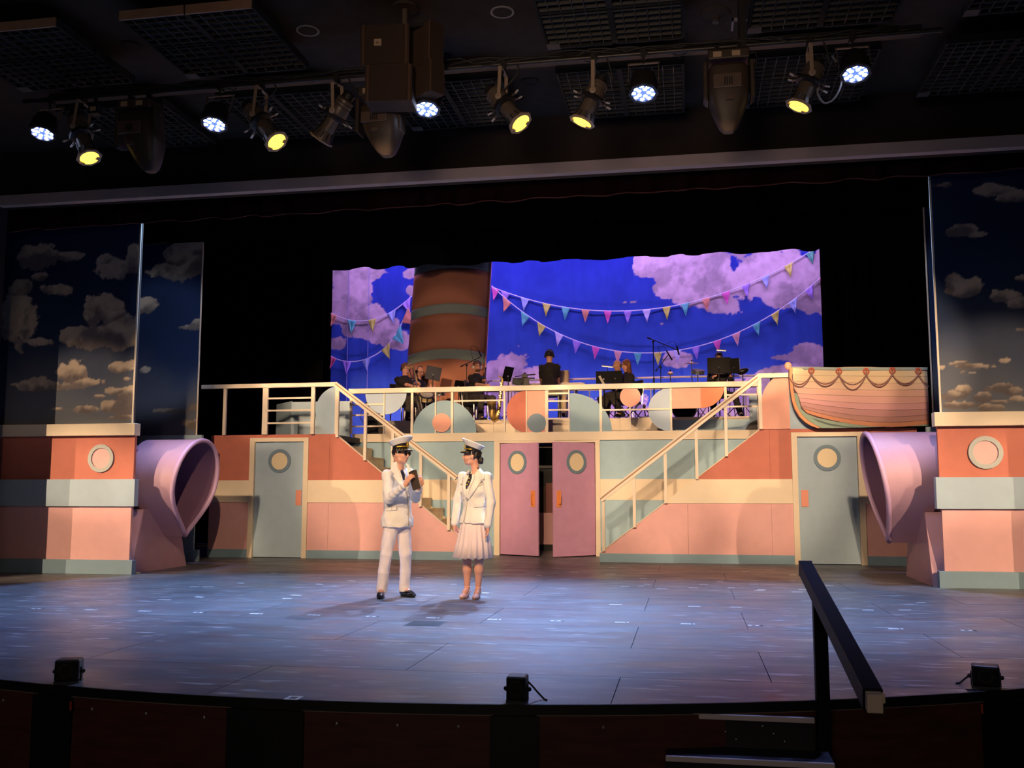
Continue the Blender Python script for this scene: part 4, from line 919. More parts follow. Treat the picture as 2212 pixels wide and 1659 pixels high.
def mover(px, ytop, yhead, ybot, label, skew, z=5.63, Y=YP):
    c = Vector(PY(px, ytop, Y)); hd = Vector(PY(px, yhead, Y)); bt = Vector(PY(px+skew, ybot, Y)); t = thing('moving_head_light', label, 'stage light', (c.x, Y, c.z), 'brown moving head lights on the pipe')
    MH = mat('mover_brown', (.065, .044, .032), .5, var=.12); MHL = mat('mover_panel', (.13, .088, .065), .5)
    b = build('base', MB().boxm(c.x-.20, c.x+.20, Y-.14, Y+.14, c.z-.05, c.z+.05), MH, t, bevel=.015)
    for k in (-1, 1): build('sticker', MB().boxm(c.x-.06+k*.09, c.x+.02+k*.09, Y-.143, Y-.14, c.z-.03, c.z+.025), STK, b)
    for k in (-1, 1): build('clamp', MB().box((c.x+k*.11, Y, c.z+.09), (.05, .07, .10)).tube([(c.x+k*.11, Y-.05, c.z+.05), (c.x+k*.11, Y-.05, c.z+.13)], .010, 8), FIXD, t)
    Hh = hd.z-bt.z; secs = [(0, .17, .13), (.06, .20, .165), (.35, .205, .175), (.55, .19, .16), (.78, .135, .125), (.93, .09, .09), (1, .05, .05)]
    vs = []; n = 24
    for f, a, bb in secs:
        cc = hd+(bt-hd)*f; cc.z = hd.z-Hh*f
        for k in range(n):
            th = 2*PI*k/n; e = .55; cx, sy = math.cos(th), math.sin(th); vs.append((cc.x+a*math.copysign(abs(cx)**e, cx), Y+bb*math.copysign(abs(sy)**e, sy), cc.z))
    m = MB(); fs = [(i*n+k, i*n+(k+1) % n, (i+1)*n+(k+1) % n, (i+1)*n+k) for i in range(len(secs)-1) for k in range(n)] + [tuple(range(n)), tuple(range((len(secs)-1)*n, len(secs)*n))]
    h = build('head', m.add(vs, fs), MH, t, smooth=True)
    build('head_panel', MB().boxm(hd.x-.155, hd.x+.12, Y-.19, Y-.165, hd.z-Hh*.42, hd.z-Hh*.2), MHL, h, bevel=.01)
    for k in range(4): build('vent_slot', MB().boxm(hd.x-.05+k*.022, hd.x-.036+k*.022, Y-.193, Y-.19, hd.z-Hh*.38, hd.z-Hh*.26), FIXD, h)
    build('badge', MB().boxm(hd.x-.04, hd.x+.04, Y-.178, Y-.158, hd.z-Hh*.60, hd.z-Hh*.53), MHL, h)
    for k in (-1, 1): build('yoke_arm', MB().prism([(hd.x+k*.205, c.z-.05), (hd.x+k*.245, c.z-.05), (hd.x+k*.25, hd.z-Hh*.5), (hd.x+k*.205, hd.z-Hh*.56)], Y-.10, Y+.10), MH, t, bevel=.012)
    pts = [(c.x+.16, Y, c.z+.03), (c.x+.26, Y-.02, c.z+.04), (c.x+.27, Y-.02, c.z-.08), (c.x+.22, Y, c.z-.12)]
    build('cable', MB().tube(smooth_path(pts), .008, 6), CAB, t, smooth='all')
mover(303, 233, 248, 372, 'brown moving head light left of the second white LED light', 22)
mover(822, 205, 232, 338, 'brown moving head light hanging just below the big speaker', 14)
mover(1573, 128, 146, 286, 'brown moving head light between the right pair of yellow spotlights', 0)
t = thing('dimmer_box', 'small black box with pale stickers by the leftmost yellow spotlight', 'electrical box', PY(205, 232, YP))
p = PY(206, 238, YP); build('box', MB().box((p[0], YP, p[2]), (.12, .09, .10)), FIXD, t); build('sticker', MB().box((p[0], YP-.047, p[2]), (.07, .004, .05)), STK, t); build('hook', MB().box((p[0], YP, p[2]+.2), (.03, .03, .34)), FIXD, t)
# speaker cluster
def cabinet(c, w, h, d, yaw, label, logo=False):
    Rz = Matrix.Rotation(yaw, 3, 'Z'); c = Vector(c); t = thing('line_array_speaker', label, 'speaker', (c.x, c.y, c.z-h/2), 'hanging speaker cabinets')
    f = lambda x, y, z: c + Rz @ Vector((x, y, z))
    build('cabinet', MB().box(c, (w, d, h-.012), Rz), SPK, t, bevel=.012)
    build('grille', MB().box(f(-.0, -d/2-.004, 0), (w*.78, .01, h*.93), Rz), mat('speaker_grille', (.055, .032, .021), .85, bump=.5, bscale=220), t)
    for k in (-1, 1): build('side_rail', MB().tube([f(k*w*.44, -d/2+.005, -h/2+.015), f(k*w*.44, -d/2+.005, h/2-.015)], w*.045, 10), mat('speaker_rail', (.11, .066, .043), .45), t, smooth=True)
    if logo:
        lp = build('badge', MB().box(f(-.07, -d/2-.012, .02), (.075, .006, .07), Rz), STK, t)
        text('badge_lettering', 'JBL', .032, f(-.07, -d/2-.016, .015), (PI/2, 0, yaw), mat('ink', (.12, .05, .03), .6), lp)
Ys = 9.0; X_ = lambda px, py: PY(px, py, Ys)
a, b = X_(772, 52), X_(892, 140); zc1, zc2 = X_(830, 96)[2], X_(835, 187)[2]; h_ = zc1-zc2
cabinet((X_(828, 96)[0], Ys+.15, zc1), .50, h_, .30, .10, 'upper brown speaker cabinet with a badge, hung from the ceiling', True)
cabinet((X_(836, 182)[0], Ys+.15, zc2+.04), .48, h_*.90, .30, .10, 'lower brown speaker cabinet directly under the badged one')
cabinet((X_(909, 92)[0], Ys+.24, zc1+.05), .20, h_, .30, .95, 'upper narrow brown speaker cabinet turned to the right')
cabinet((X_(911, 180)[0], Ys+.24, zc2+.13), .19, h_*.80, .30, .95, 'lower narrow brown speaker cabinet above a white LED light')
t = thing('speaker_hanger', 'short pole and plate holding the speakers under the ceiling', 'bracket', (X_(860, 40)[0], Ys+.15, 6.0))
x0 = X_(862, 40)[0]; build('pole', MB().tube([(x0, Ys+.2, zc1+h_/2), (x0, Ys+.2, 6.2)], .03, 10), FIX, t); build('plate', MB().lathe([(0, 0), (.14, 0), (.14, .03), (0, .03)], (x0, Ys+.2, 6.165), (0, 0, 1), 20), CEIL, t); build('spreader', MB().boxm(x0-.3, x0+.3, Ys+.12, Ys+.26, zc1+h_/2, zc1+h_/2+.03), FIXD, t)
p0, p1 = PY(1768, 165, YP), PY(1818, 150, YP)
pts = [PY(1797, 120, YP), PY(1815, 150, YP-.03), PY(1816, 185, YP-.04), PY(1800, 215, YP-.04), PY(1780, 222, YP-.04), PY(1767, 205, YP-.03), PY(1766, 190, YP-.02)]
build('power_cable', MB().tube(smooth_path(pts), .010, 8), mat('cable_grey', (.28, .27, .28), .5), None, 'grey cable looped beside the rightmost yellow spotlight', 'cable', smooth='all')
# ------------------------------------------------------------------ stage edge: hand rail, steps, front fill speakers
HB = mat('handrail_black', (.004, .004, .009), .6, spec=.2)
t = thing('stage_handrail', 'black timber handrail sloping from the stage edge towards the audience', 'handrail', (3.3, 6.2, -1.1))
XH = 3.30
T0 = np.array(PX(1740, 1228, XH)); B0 = np.array(PX(1886, 1512, XH)); T0[0] = B0[0] = XH
build('rail', MB().bar(T0, B0, .082, .095, up=(0, 0, 1)), HB, t, bevel=.006)
d = (T0-B0)/np.linalg.norm(T0-B0); build('end_cap', MB().bar(T0, T0+d*.012, .085, .098), mat('lit_grey_end', (.30, .27, .30), .6), t, 'pale upper end, coloured as lit from above')  # paler end colour stands for light falling from above
build('end_block', MB().bar(B0-d*.05, B0-d*.0, .064, .078).box(B0-d*.03+np.array([.036, 0, .02]), (.012, .03, .04)), mat('bare_pine', (.95, .78, .60), .6), t, 'bare timber end block', bevel=.004)
build('post', MB().boxm(XH-.038, XH+.038, 6.05-.04, 6.05+.04, -1.1, PX(1762, 1285, XH)[2]+.02), HB, t, bevel=.005)
st = thing('stage_steps', 'black steps with pale nosings leading up to the stage edge', 'steps', (2.8, 5.6, -1.1))
SB = mat('step_black', (.012, .012, .014), .5); NOS = mat('pale_nosing', (.95, .82, .80), .5)
xa, xb = PZ(1425, 1545, -.17)[0], PZ(1756, 1545, -.17)[0]
for z, py, pa, pb in ((-.060, 1546, 1425, 1756), (-.245, 1641, 1437, 1798), (-.43, 1760, 1440, 1850)):
    q = PZ(1600, py, z); xa, xb = PZ(pa, py, z)[0], PZ(pb, py, z)[0]
    s_ = build('tread', MB().boxm(xa, xb, q[1], min(q[1]+.33, arc_y((xa+xb)/2)-.03), z-.03, z), SB if z > -.1 else mat('step_navy', (.02, .02, .05), .45), st)
    build('nosing', MB().boxm(xa, xb, q[1]-.012, q[1]+.012, z-.026, z+.004), NOS, s_, 'pale nosing strip', bevel=.004)
    build('riser', MB().boxm(xa, xb, q[1]+.03, q[1]+.06, z-.2 if z > -.4 else -1.1, z-.03), SB, st)
    if z > -.1:
        for i in range(9): build('screw', MB().ball((xa+.04+(i % 3)*.06+(i//3)*.27, q[1]+.03, z-.06-.04*(i % 3)), .005, None, 6, 4), SCREW, s_)
build('side_board', MB().boxm(xa-.0, xa+.03, 5.05, 5.62, -1.1, -.6), SB, st)
def fill(px, py, w, h, label, yaw, cable, grille=True):
    lp = PZ(px, py, 0); y = arc_y(lp[0])+.10; P = PY(px, py, y); cx = P[0]; d = .13
    t = thing('front_fill_speaker', label, 'speaker', (cx, y, 0), 'small black speakers along the stage lip')
    R = Matrix.Rotation(yaw, 3, 'Z'); c = Vector((cx, y, h/2+.012))
    f = lambda x, yy, z: Vector((cx, y, 0)) + R @ Vector((x, yy, z))
    build('cabinet', MB().box(c, (w, d, h), R), mat('speaker_black', (.012, .012, .014), .45), t, bevel=.012)
    b = build('bracket', MB().box(f(0, 0, .006), (w*1.02, d*.9, .012), R), DSTEEL, t)
    for k in (-1, 1): build('bracket_arm', MB().box(f(k*(w/2+.004), 0, .05), (.006, .03, .09), R), DSTEEL, b); build('knob', MB().ball(f(k*(w/2+.012), 0, h*.5), .014, None, 8, 6), FIXD, b)
    build('grille', MB().box(f(0, -d/2-.002, h/2+.012), (w*.84, .006, h*.84), R), mat('speaker_cloth', (.008, .008, .009), .8), t, bevel=.004)
    build('woofer_ring', MB().lathe([(.035, 0), (.042, 0), (.042, .004), (.035, .004)], f(0, -d/2-.009, h*.5+.015), R @ Vector((0, 1, 0)), 20, True), mat('speaker_black'), t)
    if cable:
        pts = [f(cable*.055, .05, h*.75), f(cable*.085, .06, h*.5), f(cable*.12, .06, .03), f(cable*.15, .05, .006), f(cable*.17, .02, .006)]
        build('speaker_cable', MB().tube(smooth_path(pts), .006, 6), CAB, t, smooth='all')
    return t, f
fill(148, 1472, .15, .135, 'small black speaker on the left of the stage lip', .35, 0)
fill(1118, 1503, .115, .135, 'small black speaker at the centre of the stage lip with trailing cable', 0, 1)
fill(2130, 1480, .16, .125, 'small black speaker on the right of the stage lip with looped cable', -.25, -1)
for px, py in ((153, 1525), (2121, 1531)):
    x = PZ(px, 1500, 0)[0]; aa = math.asin((x-ACX)/AR); p = (ACX+(AR+.045)*math.sin(aa), ACY-(AR+.045)*math.cos(aa))
    q = PY(px, py, p[1]); tp = build('red_tag', MB().box((q[0], p[1], q[2]), (.014, .006, .055)), mat('red_plastic', (.5, .05, .03), .5), None, 'tiny red tag on black pilaster under the %s lip speaker' % ('left' if px < 1000 else 'right'), 'tag')
# scraps of torn paper beside the ventilators
for px, py, lab in ((296, 1240, 'scrap of pale paper at the foot of the left ventilator'), (2024, 1266, 'larger scrap of yellow paper at the foot of right ventilator'), (2011, 1265, 'smaller scrap of yellow paper left of the larger one')):
    q = PZ(px, py, 0); r = .045 if px != 2011 else .025
    build('paper_scrap', MB().prism([(q[0]-r, q[1]-.02), (q[0]+r*.8, q[1]-.03), (q[0]+r, q[1]+.02), (q[0], q[1]+.035), (q[0]-r*.7, q[1]+.02)], .0, .018, 'Z'), mat('paper_yellow', (.85, .62, .25), .7), None, lab, 'paper')
# ------------------------------------------------------------------ soft-body modelling: smooth unions of tapered limbs, meshed with surface nets
def A3(p): return np.array(p, dtype=np.float32)
class Vox:
    def __init__(s, lo, hi, res):
        s.res = res; s.lo = A3(lo); s.n = np.ceil((A3(hi)-s.lo)/res).astype(int)+1; s.g = np.full(s.n, 9.0, np.float32)
    def _box(s, lo, hi):
        i0 = np.clip(np.floor((A3(lo)-s.lo)/s.res).astype(int), 0, s.n-1); i1 = np.clip(np.ceil((A3(hi)-s.lo)/s.res).astype(int)+1, 1, s.n)
        sl = tuple(slice(a, b) for a, b in zip(i0, i1)); ax = [s.lo[k]+s.res*np.arange(i0[k], i1[k], dtype=np.float32) for k in range(3)]
        return sl, ax[0][:, None, None], ax[1][None, :, None], ax[2][None, None, :]
    def _put(s, sl, d, k, op):
        g = s.g[sl]
        if op == 'sub':
            d = -d
            h = np.maximum(k-np.abs(g-d), 0)/k; s.g[sl] = np.maximum(g, d)+h*h*k*.25
        else:
            h = np.maximum(k-np.abs(g-d), 0)/k; s.g[sl] = np.minimum(g, d)-h*h*k*.25
    def cap(s, a, b, ra, rb=None, k=.02, op='add'):
        rb = ra if rb is None else rb; a, b = A3(a), A3(b); R = max(ra, rb)+k+2*s.res
        sl, X, Y, Z = s._box(np.minimum(a, b)-R, np.maximum(a, b)+R); ba = b-a; L2 = max(float(ba@ba), 1e-9)
        px, py, pz = X-a[0], Y-a[1], Z-a[2]; t = np.clip((px*ba[0]+py*ba[1]+pz*ba[2])/L2, 0, 1)
        d = np.sqrt((px-t*ba[0])**2+(py-t*ba[1])**2+(pz-t*ba[2])**2)-(ra+(rb-ra)*t); s._put(sl, d, k, op); return s
    def chain(s, pts, rs, k=.02):
        for i in range(len(pts)-1): s.cap(pts[i], pts[i+1], rs[i], rs[i+1], k)
        return s
    def ell(s, c, r, F=None, k=.02, op='add'):
        """F: 3 rows = local axes in world"""
        c, r = A3(c), A3(r); F = np.eye(3, dtype=np.float32) if F is None else A3(F); R = float(r.max())+k+2*s.res
        sl, X, Y, Z = s._box(c-R, c+R); p = (X-c[0], Y-c[1], Z-c[2])
        q = [F[i, 0]*p[0]+F[i, 1]*p[1]+F[i, 2]*p[2] for i in range(3)]
        k0 = np.sqrt(sum((q[i]/r[i])**2 for i in range(3)))+1e-6; k1 = np.sqrt(sum((q[i]/r[i]**2)**2 for i in range(3)))+1e-6
        s._put(sl, k0*(k0-1)/k1, k, op); return s
    def cut_below(s, z):
        Z = s.lo[2]+s.res*np.arange(s.n[2], dtype=np.float32); s.g = np.maximum(s.g, (z-Z)[None, None, :]); return s
    def cut_plane(s, p, n):
        n = A3(n)/np.linalg.norm(n); X, Y, Z = (s.lo[k]+s.res*np.arange(s.n[k], dtype=np.float32) for k in range(3))
        s.g = np.maximum(s.g, (X-p[0])[:, None, None]*n[0]+(Y-p[1])[None, :, None]*n[1]+(Z-p[2])[None, None, :]*n[2]); return s
    def folds(s, amp, f, seed, zsq=1.0):
        X, Y, Z = (s.lo[k]+s.res*np.arange(s.n[k], dtype=np.float32) for k in range(3)); r = np.random.default_rng(seed)
        near = np.abs(s.g) < .04; ii = np.nonzero(near); x, y, z = X[ii[0]], Y[ii[1]], Z[ii[2]]; d = 0
        for k in range(5):
            v = r.normal(size=3)*f*(1+.4*k); v[2] *= zsq; d = d + np.sin(x*v[0]+y*v[1]+z*v[2]+r.random()*6+1.3*np.sin(z*f*.6+k))*amp/(1+.4*k)
        s.g[ii] += d.astype(np.float32); return s
    def mesh(s):
        v = s.g; sg = v < 0; n = s.n
        c = np.zeros(n-1, np.int8)
        offs = [(i, j, k) for i in (0, 1) for j in (0, 1) for k in (0, 1)]
        for i, j, k in offs: c += sg[i:n[0]-1+i, j:n[1]-1+j, k:n[2]-1+k]
        act = np.argwhere((c > 0) & (c < 8)); idx = np.full(n-1, -1, np.int32); idx[act[:, 0], act[:, 1], act[:, 2]] = np.arange(len(act))
        cv = np.stack([v[act[:, 0]+i, act[:, 1]+j, act[:, 2]+k] for i, j, k in offs], 1); pos = np.zeros((len(act), 3)); cnt = np.zeros(len(act))
        O = np.array(offs, float)
        for a in range(8):
            for b in range(a+1, 8):
                if abs(O[a]-O[b]).sum() != 1: continue
                m = (cv[:, a] < 0) != (cv[:, b] < 0); t = cv[m, a]/(cv[m, a]-cv[m, b]); pos[m] += O[a]+(O[b]-O[a])*t[:, None]; cnt[m] += 1
        pos = (pos/cnt[:, None]+act)*s.res+s.lo; F = []
        for ax in range(3):
            o1, o2 = [(1, 2), (2, 0), (0, 1)][ax]
            sa = [slice(None)]*3; sb = [slice(None)]*3; sa[ax] = slice(0, n[ax]-1); sb[ax] = slice(1, n[ax])
            A, B = sg[tuple(sa)], sg[tuple(sb)]; e = np.argwhere(A != B); e = e[(e[:, o1] > 0) & (e[:, o2] > 0) & (e[:, o1] < n[o1]-1) & (e[:, o2] < n[o2]-1)]
            ins = A[e[:, 0], e[:, 1], e[:, 2]]; q = []
            for d1, d2 in ((-1, -1), (0, -1), (0, 0), (-1, 0)):
                p = e.copy(); p[:, o1] += d1; p[:, o2] += d2; q.append(idx[p[:, 0], p[:, 1], p[:, 2]])
            q = np.stack(q, 1); q[~ins] = q[~ins][:, ::-1]; F.append(q)
        return pos, np.concatenate(F)
    def obj(s, name, m, parent=None, **kw):
        pos, F = s.mesh()
        F = F[(F >= 0).all(1)]
        off = np.array(root_of(parent).location) if parent is not None else np.array([(pos[:, 0].min()+pos[:, 0].max())/2, (pos[:, 1].min()+pos[:, 1].max())/2, pos[:, 2].min()])
        me = bpy.data.meshes.new(name); me.from_pydata((pos-off).tolist(), [], F.tolist()); me.shade_smooth(); me.materials.append(m)
        o = bpy.data.objects.new(name, me); C.objects.link(o)
        if parent is not None: o.parent = parent
        else: o.location = off
        o['_'] = 0; del o['_']
        s.last = (pos, F); return props(o, **kw)
    def bvh(s):
        pos, F = s.last; return BVHTree.FromPolygons([tuple(p) for p in pos], [tuple(map(int, f)) for f in F])
def nrm(v): v = np.array(v, float); return v/np.linalg.norm(v)
def frame(f, u=(0, 0, 1)):
    """rows: right, forward, up"""
    f = nrm(f); r = nrm(np.cross(f, u)); return np.stack([r, f, np.cross(r, f)])
def hand(V, w, d, n, curl=.5, s=1.0, k=.006, side=1, spread=.35):
    """palm leaves wrist w along d, n = palm normal (the way fingers curl), side = thumb side sign"""
    d = nrm(d); n = nrm(np.array(n)-d*np.dot(n, d)); r = np.cross(d, n)*side; w = np.array(w, float)
    V.cap(w, w+d*.035*s, .026*s, .027*s, .012)
    V.ell(w+d*.058*s, (.040*s, .045*s, .017*s), np.stack([r, d, n]), .012)
    for i, L in enumerate((.068, .076, .072, .056)):
        b = w+d*.088*s+r*(.030-.020*i)*s; a = 0; p = b; q0 = w+d*.055*s+r*(.020-.014*i)*s; V.cap(q0, b, .012*s, .0105*s, k)
        sp = r*spread*.14*(1.5-i)
        for j, (fr, rr) in enumerate(((.46, .0098), (.30, .0088), (.24, .0078))):
            a += curl*(.55, .8, .6)[j]; dd = nrm(d*math.cos(a)+n*math.sin(a)+sp*math.cos(a)); q = p+dd*L*fr*s*1.08; V.cap(p, q, rr*s, rr*s*.92, .004); p = q
    b = w+d*.026*s+r*.026*s; a1 = nrm(d*.62+r*.75+n*.25); p = b+a1*.038*s; V.cap(b, p, .015*s, .0115*s, k); a2 = nrm(d*.92+r*.10*(1-curl)+n*.40*curl); q = p+a2*.030*s; V.cap(p, q, .011*s, .010*s, .004); V.cap(q, q+nrm(a2+n*.3*curl)*.022*s, .010*s, .0085*s, .004)
def head(V, c, Fr, s=1.0, jaw=1.0, fem=False):
    r, f, u = Fr; c = np.array(c, float); P = lambda a, b, h: c+(r*a+f*b+u*h)*s
    e = lambda p, rad, k=.015, op='add': V.ell(P(*p), tuple(x*s for x in rad), Fr, k, op)
    e((0, -.012, .018), (.074, .096, .100)); e((0, .022, -.03), (.062*jaw, .070, .082), .03); e((0, .052, -.088), (.026*jaw, .026, .022), .03)
    for a in (-1, 1):
        e((a*.034, .058, -.028), (.024, .024, .022), .02); e((a*.031, .088, .008), (.015, .012, .010), .012, 'sub')
        e((a*.075, -.008, -.012), (.009, .020, .031), .006); e((a*.045*jaw, .022, -.078), (.022, .03, .022), .03)
    V.cap(P(-.032, .076, .026), P(.032, .076, .026), .012*s, .012*s, .012)
    V.cap(P(0, .084, .012), P(0, .106 if not fem else .102, -.026), .0085*s, .0125*s, .010); e((0, .096, -.032), (.016, .012, .009), .008)
    V.cap(P(-.018, .080, -.056), P(.018, .080, -.056), .0085*s, .0085*s, .008); V.cap(P(-.014, .079, -.068), P(.014, .079, -.068), .009*s, .009*s, .006)
    return P
def eyes(parent, c, Fr, s=1.0, brow='hair_dark', lips=None):
    r, f, u = Fr; c = np.array(c, float); P = lambda a, b, h: c+(r*a+f*b+u*h)*s
    W_ = mat('eye_white', (.55, .50, .46), .3); D_ = mat('eye_dark', (.02, .014, .01), .2); B_ = MATS.get(brow) or mat(brow, (.02, .013, .01), .7)
    for a in (-1, 1):
        e = build('eye', MB().ball(P(a*.031, .0735, .005), (.0112*s,)*3, None, 10, 8), W_, parent, smooth='all'); build('iris', MB().ball(P(a*.0312, .0815, .005), (.0062*s,)*3, None, 8, 6), D_, e, smooth='all')
        build('eyebrow', MB().tube([P(a*.015, .088, .028), P(a*.032, .088, .034), P(a*.048, .078, .028)], .0042*s, 6), B_, parent, smooth='all')
    if lips: build('lips', MB().tube([P(-.022, .078, -.061), P(-.009, .0885, -.058), P(0, .0885, -.060), P(.009, .0885, -.058), P(.022, .078, -.061)], .006*s, 8), lips, parent, smooth='all')
def short_hair(parent, c, Fr, m, s=1.0, res=.006, seed=1, high=.0, fluff=.0):
    r, f, u = Fr; c = np.array(c, float); P = lambda a, b, h: c+(r*a+f*b+u*h)*s; V = Vox(c-.19, c+.19, res)
    V.ell(P(0, -.016, .026+high), ((.082+fluff)*s, (.100+fluff)*s, (.100+fluff)*s), Fr)
    V.ell(P(0, .095, -.040), (.15*s, .088*s, .088*s), Fr, .02, 'sub'); V.ell(P(0, -.01, -.135), (.12*s, .12*s, .08*s), Fr, .02, 'sub')
    for a in (-1, 1): V.ell(P(a*.09, .01, -.03), (.028*s, .03*s, .04*s), Fr, .01, 'sub')
    V.folds(.003+fluff*.25, 60, seed); return V.obj('hair', m, parent)
def headphones(parent, c, Fr, m, s=1.0, cupm=None):
    r, f, u = Fr; c = np.array(c, float); P = lambda a, b, h: c+(r*a+f*b+u*h)*s
    h = build('headphones', MB().tube([P(.098*math.cos(a), -.01, .01+.128*math.sin(a)) for a in np.linspace(0, PI, 18)], .009*s, 8), m, parent, 'over-ear headphones', smooth='all')
    for a in (-1, 1): build('ear_cup', MB().lathe([(0, -.018), (.036, -.018), (.042, 0), (.034, .018), (0, .02)], P(a*.092, -.01, -.01), tuple(r*a), 16), cupm or m, h, smooth=True)
def glasses(parent, c, Fr, m, lens, s=1.0, fill=False, name='glasses', w=.022):
    r, f, u = Fr; c = np.array(c, float); P = lambda a, b, h: c+(r*a+f*b+u*h)*s
    g = MB()
    for a in (-1, 1): g.tube([P(a*.033+w*math.cos(t), .098-.006*abs(math.cos(t)), .004+.017*math.sin(t)) for t in np.linspace(0, 2*PI, 16, endpoint=False)], .0028*s, 6, True); g.tube([P(a*(.033+w), .094, .008), P(a*.078, .02, .008), P(a*.079, -.01, .0)], .0028*s, 6)
    g.tube([P(-.012, .100, .006), P(.012, .100, .006)], .0028*s, 6); o = build(name, g, m, parent, smooth='all')
    if fill:
        for a in (-1, 1): build('lens', MB().lathe([(0, .004), (w*.6*s, .003), (w*s, 0)], P(a*.033, .096, .004), tuple(f), 16), lens, o, smooth=True)
    return o
SKIN = mat('skin', (.70, .35, .22), .5, var=.04, vscale=20); SKIN2 = mat('skin_rosy', (.74, .37, .26), .5)
HAIRD = mat('hair_dark', (.016, .010, .008), .45); HAIRB = mat('hair_brown', (.13, .055, .03), .5, bump=.4, bscale=120, stretch=(1, 1, .2)); HAIRA = mat('hair_auburn', (.24, .085, .035), .45, bump=.4, bscale=120, stretch=(1, 1, .2))
WHITE = mat('white_cloth', (.88, .84, .76), .8, bump=.35, bscale=9, bdist=.03); TROUS = mat('white_trouser_cloth', (.88, .80, .80), .8, bump=.35, bscale=9, bdist=.03); SKIRT = mat('skirt_cloth', (.90, .74, .70), .75); TIE = mat('navy_tie', (.012, .012, .03), .5)
SHOE = mat('black_patent', (.010, .010, .011), .12, coat=.6); SHOEP = mat('pink_shoe', (.78, .50, .46), .35); GOLD = mat('gold_braid', (.85, .55, .08), .3, .8); CAPW = mat('cap_white', (.92, .90, .84), .7); CAPB = mat('cap_black', (.012, .012, .014), .4); BTN = mat('brass_button', (.55, .48, .36), .3, .8)
def body(J, res, skin, s=1.0, jaw=1.0, fem=False, hands=True, legs=True):
    """one continuous figure; J holds world joints"""
    pts = np.array([v for k, v in J.items() if len(np.shape(v)) == 1 and len(v) == 3 and not k.startswith('d_')], float)
    V = Vox(pts.min(0)-.20, pts.max(0)+.20, res); Fh = frame(J['d_head'], J.get('d_up', (0, 0, 1))); B = frame(J['d_body'])
    head(V, J['head'], Fh, s, jaw, fem); nk = np.array(J['neck']); hc = np.array(J['head'])-Fh[1]*.02*s
    V.cap(hc-Fh[2]*.03*s, nk-np.array([0, 0, .03]), (.048 if fem else .056)*s, (.054 if fem else .064)*s, .03)
    ch, pe = np.array(J['chest']), np.array(J['pelvis'])
    V.ell(ch, (.13*s, .085*s, .19*s), B, .05); V.ell(pe, (.12*s, (.07 if fem else .085)*s, .12*s), B, .05); V.cap(ch, pe, .085*s, .085*s, .05)
    for q in 'LR':
        sh, el, wr = (np.array(J[a+q]) for a in ('sh', 'el', 'wr')); V.cap(nk-np.array([0, 0, .06]), sh, .045*s, .045*s, .04)
        V.chain([sh, el, wr], [.043*s, .036*s, .026*s] if fem else [.048*s, .040*s, .029*s], .02)
        if hands: hand(V, wr, J['d_hand'+q], J['d_palm'+q], J.get('curl'+q, .5), s*(.92 if fem else 1.0), side=J.get('thumb'+q, 1))
        if legs:
            hp, kn, an = (np.array(J[a+q]) for a in ('hp', 'kn', 'an')); V.chain([hp, kn], [(.056 if fem else .07)*s, .050*s], .04)
            m = kn*.65+an*.35; back = nrm(np.array(J['kn'+q])-np.array(J['toe'+q])+1e-3)*np.array([1, 1, 0]); V.chain([kn, m+back*.018, an], [.048*s, .052*s, .031*s], .03); V.chain([an, an+(np.array(J['toe'+q])-an)*.5, J['toe'+q]], [.032*s, .030*s, .022*s], .02)
    return V, Fh, B
def fit_grid(J, res, keys, pad=.22):
    pts = np.array([J[k] for k in keys], float); return Vox(pts.min(0)-pad, pts.max(0)+pad, res)
# surface-hugging trim (lapels, flaps) thrown on to the cloth from the viewer's side
def drape(name, bvh, La, Lb, m, parent, nu=12, nv=4, lift=.004, thick=.003, label=None):
    La, Lb = np.array(La, float), np.array(Lb, float)
    def samp(L, t):
        d = np.r_[0, np.cumsum(np.linalg.norm(np.diff(L, axis=0), axis=1))]; return np.array([np.interp(t*d[-1], d, L[:, k]) for k in (0, 1)])
    vs = []; last = None
    for i in range(nu+1):
        a, b = samp(La, i/nu), samp(Lb, i/nu)
        for j in range(nv+1):
            p = a+(b-a)*j/nv; rr = Vector(ray(*p)).normalized(); hit = bvh.ray_cast(Vector(CAM), rr)
            dist = hit[3] if hit[0] is not None else last
            if dist is None: dist = 11.3
            if last is not None and abs(dist-last) > .12: dist = last
            last = dist; vs.append(Vector(CAM)+rr*(dist-lift))
    fs = [(i*(nv+1)+j, i*(nv+1)+j+1, (i+1)*(nv+1)+j+1, (i+1)*(nv+1)+j) for i in range(nu) for j in range(nv)]
    o = build(name, MB().add(vs, fs), m, parent, label, smooth='all'); so = o.modifiers.new('thick', 'SOLIDIFY'); so.thickness = thick; so.offset = 0; return o
def on_surface(bvh, px, py, lift=.003):
    rr = Vector(ray(px, py)).normalized(); h = bvh.ray_cast(Vector(CAM), rr); return Vector(CAM)+rr*((h[3] if h[0] is not None else 11.3)-lift)
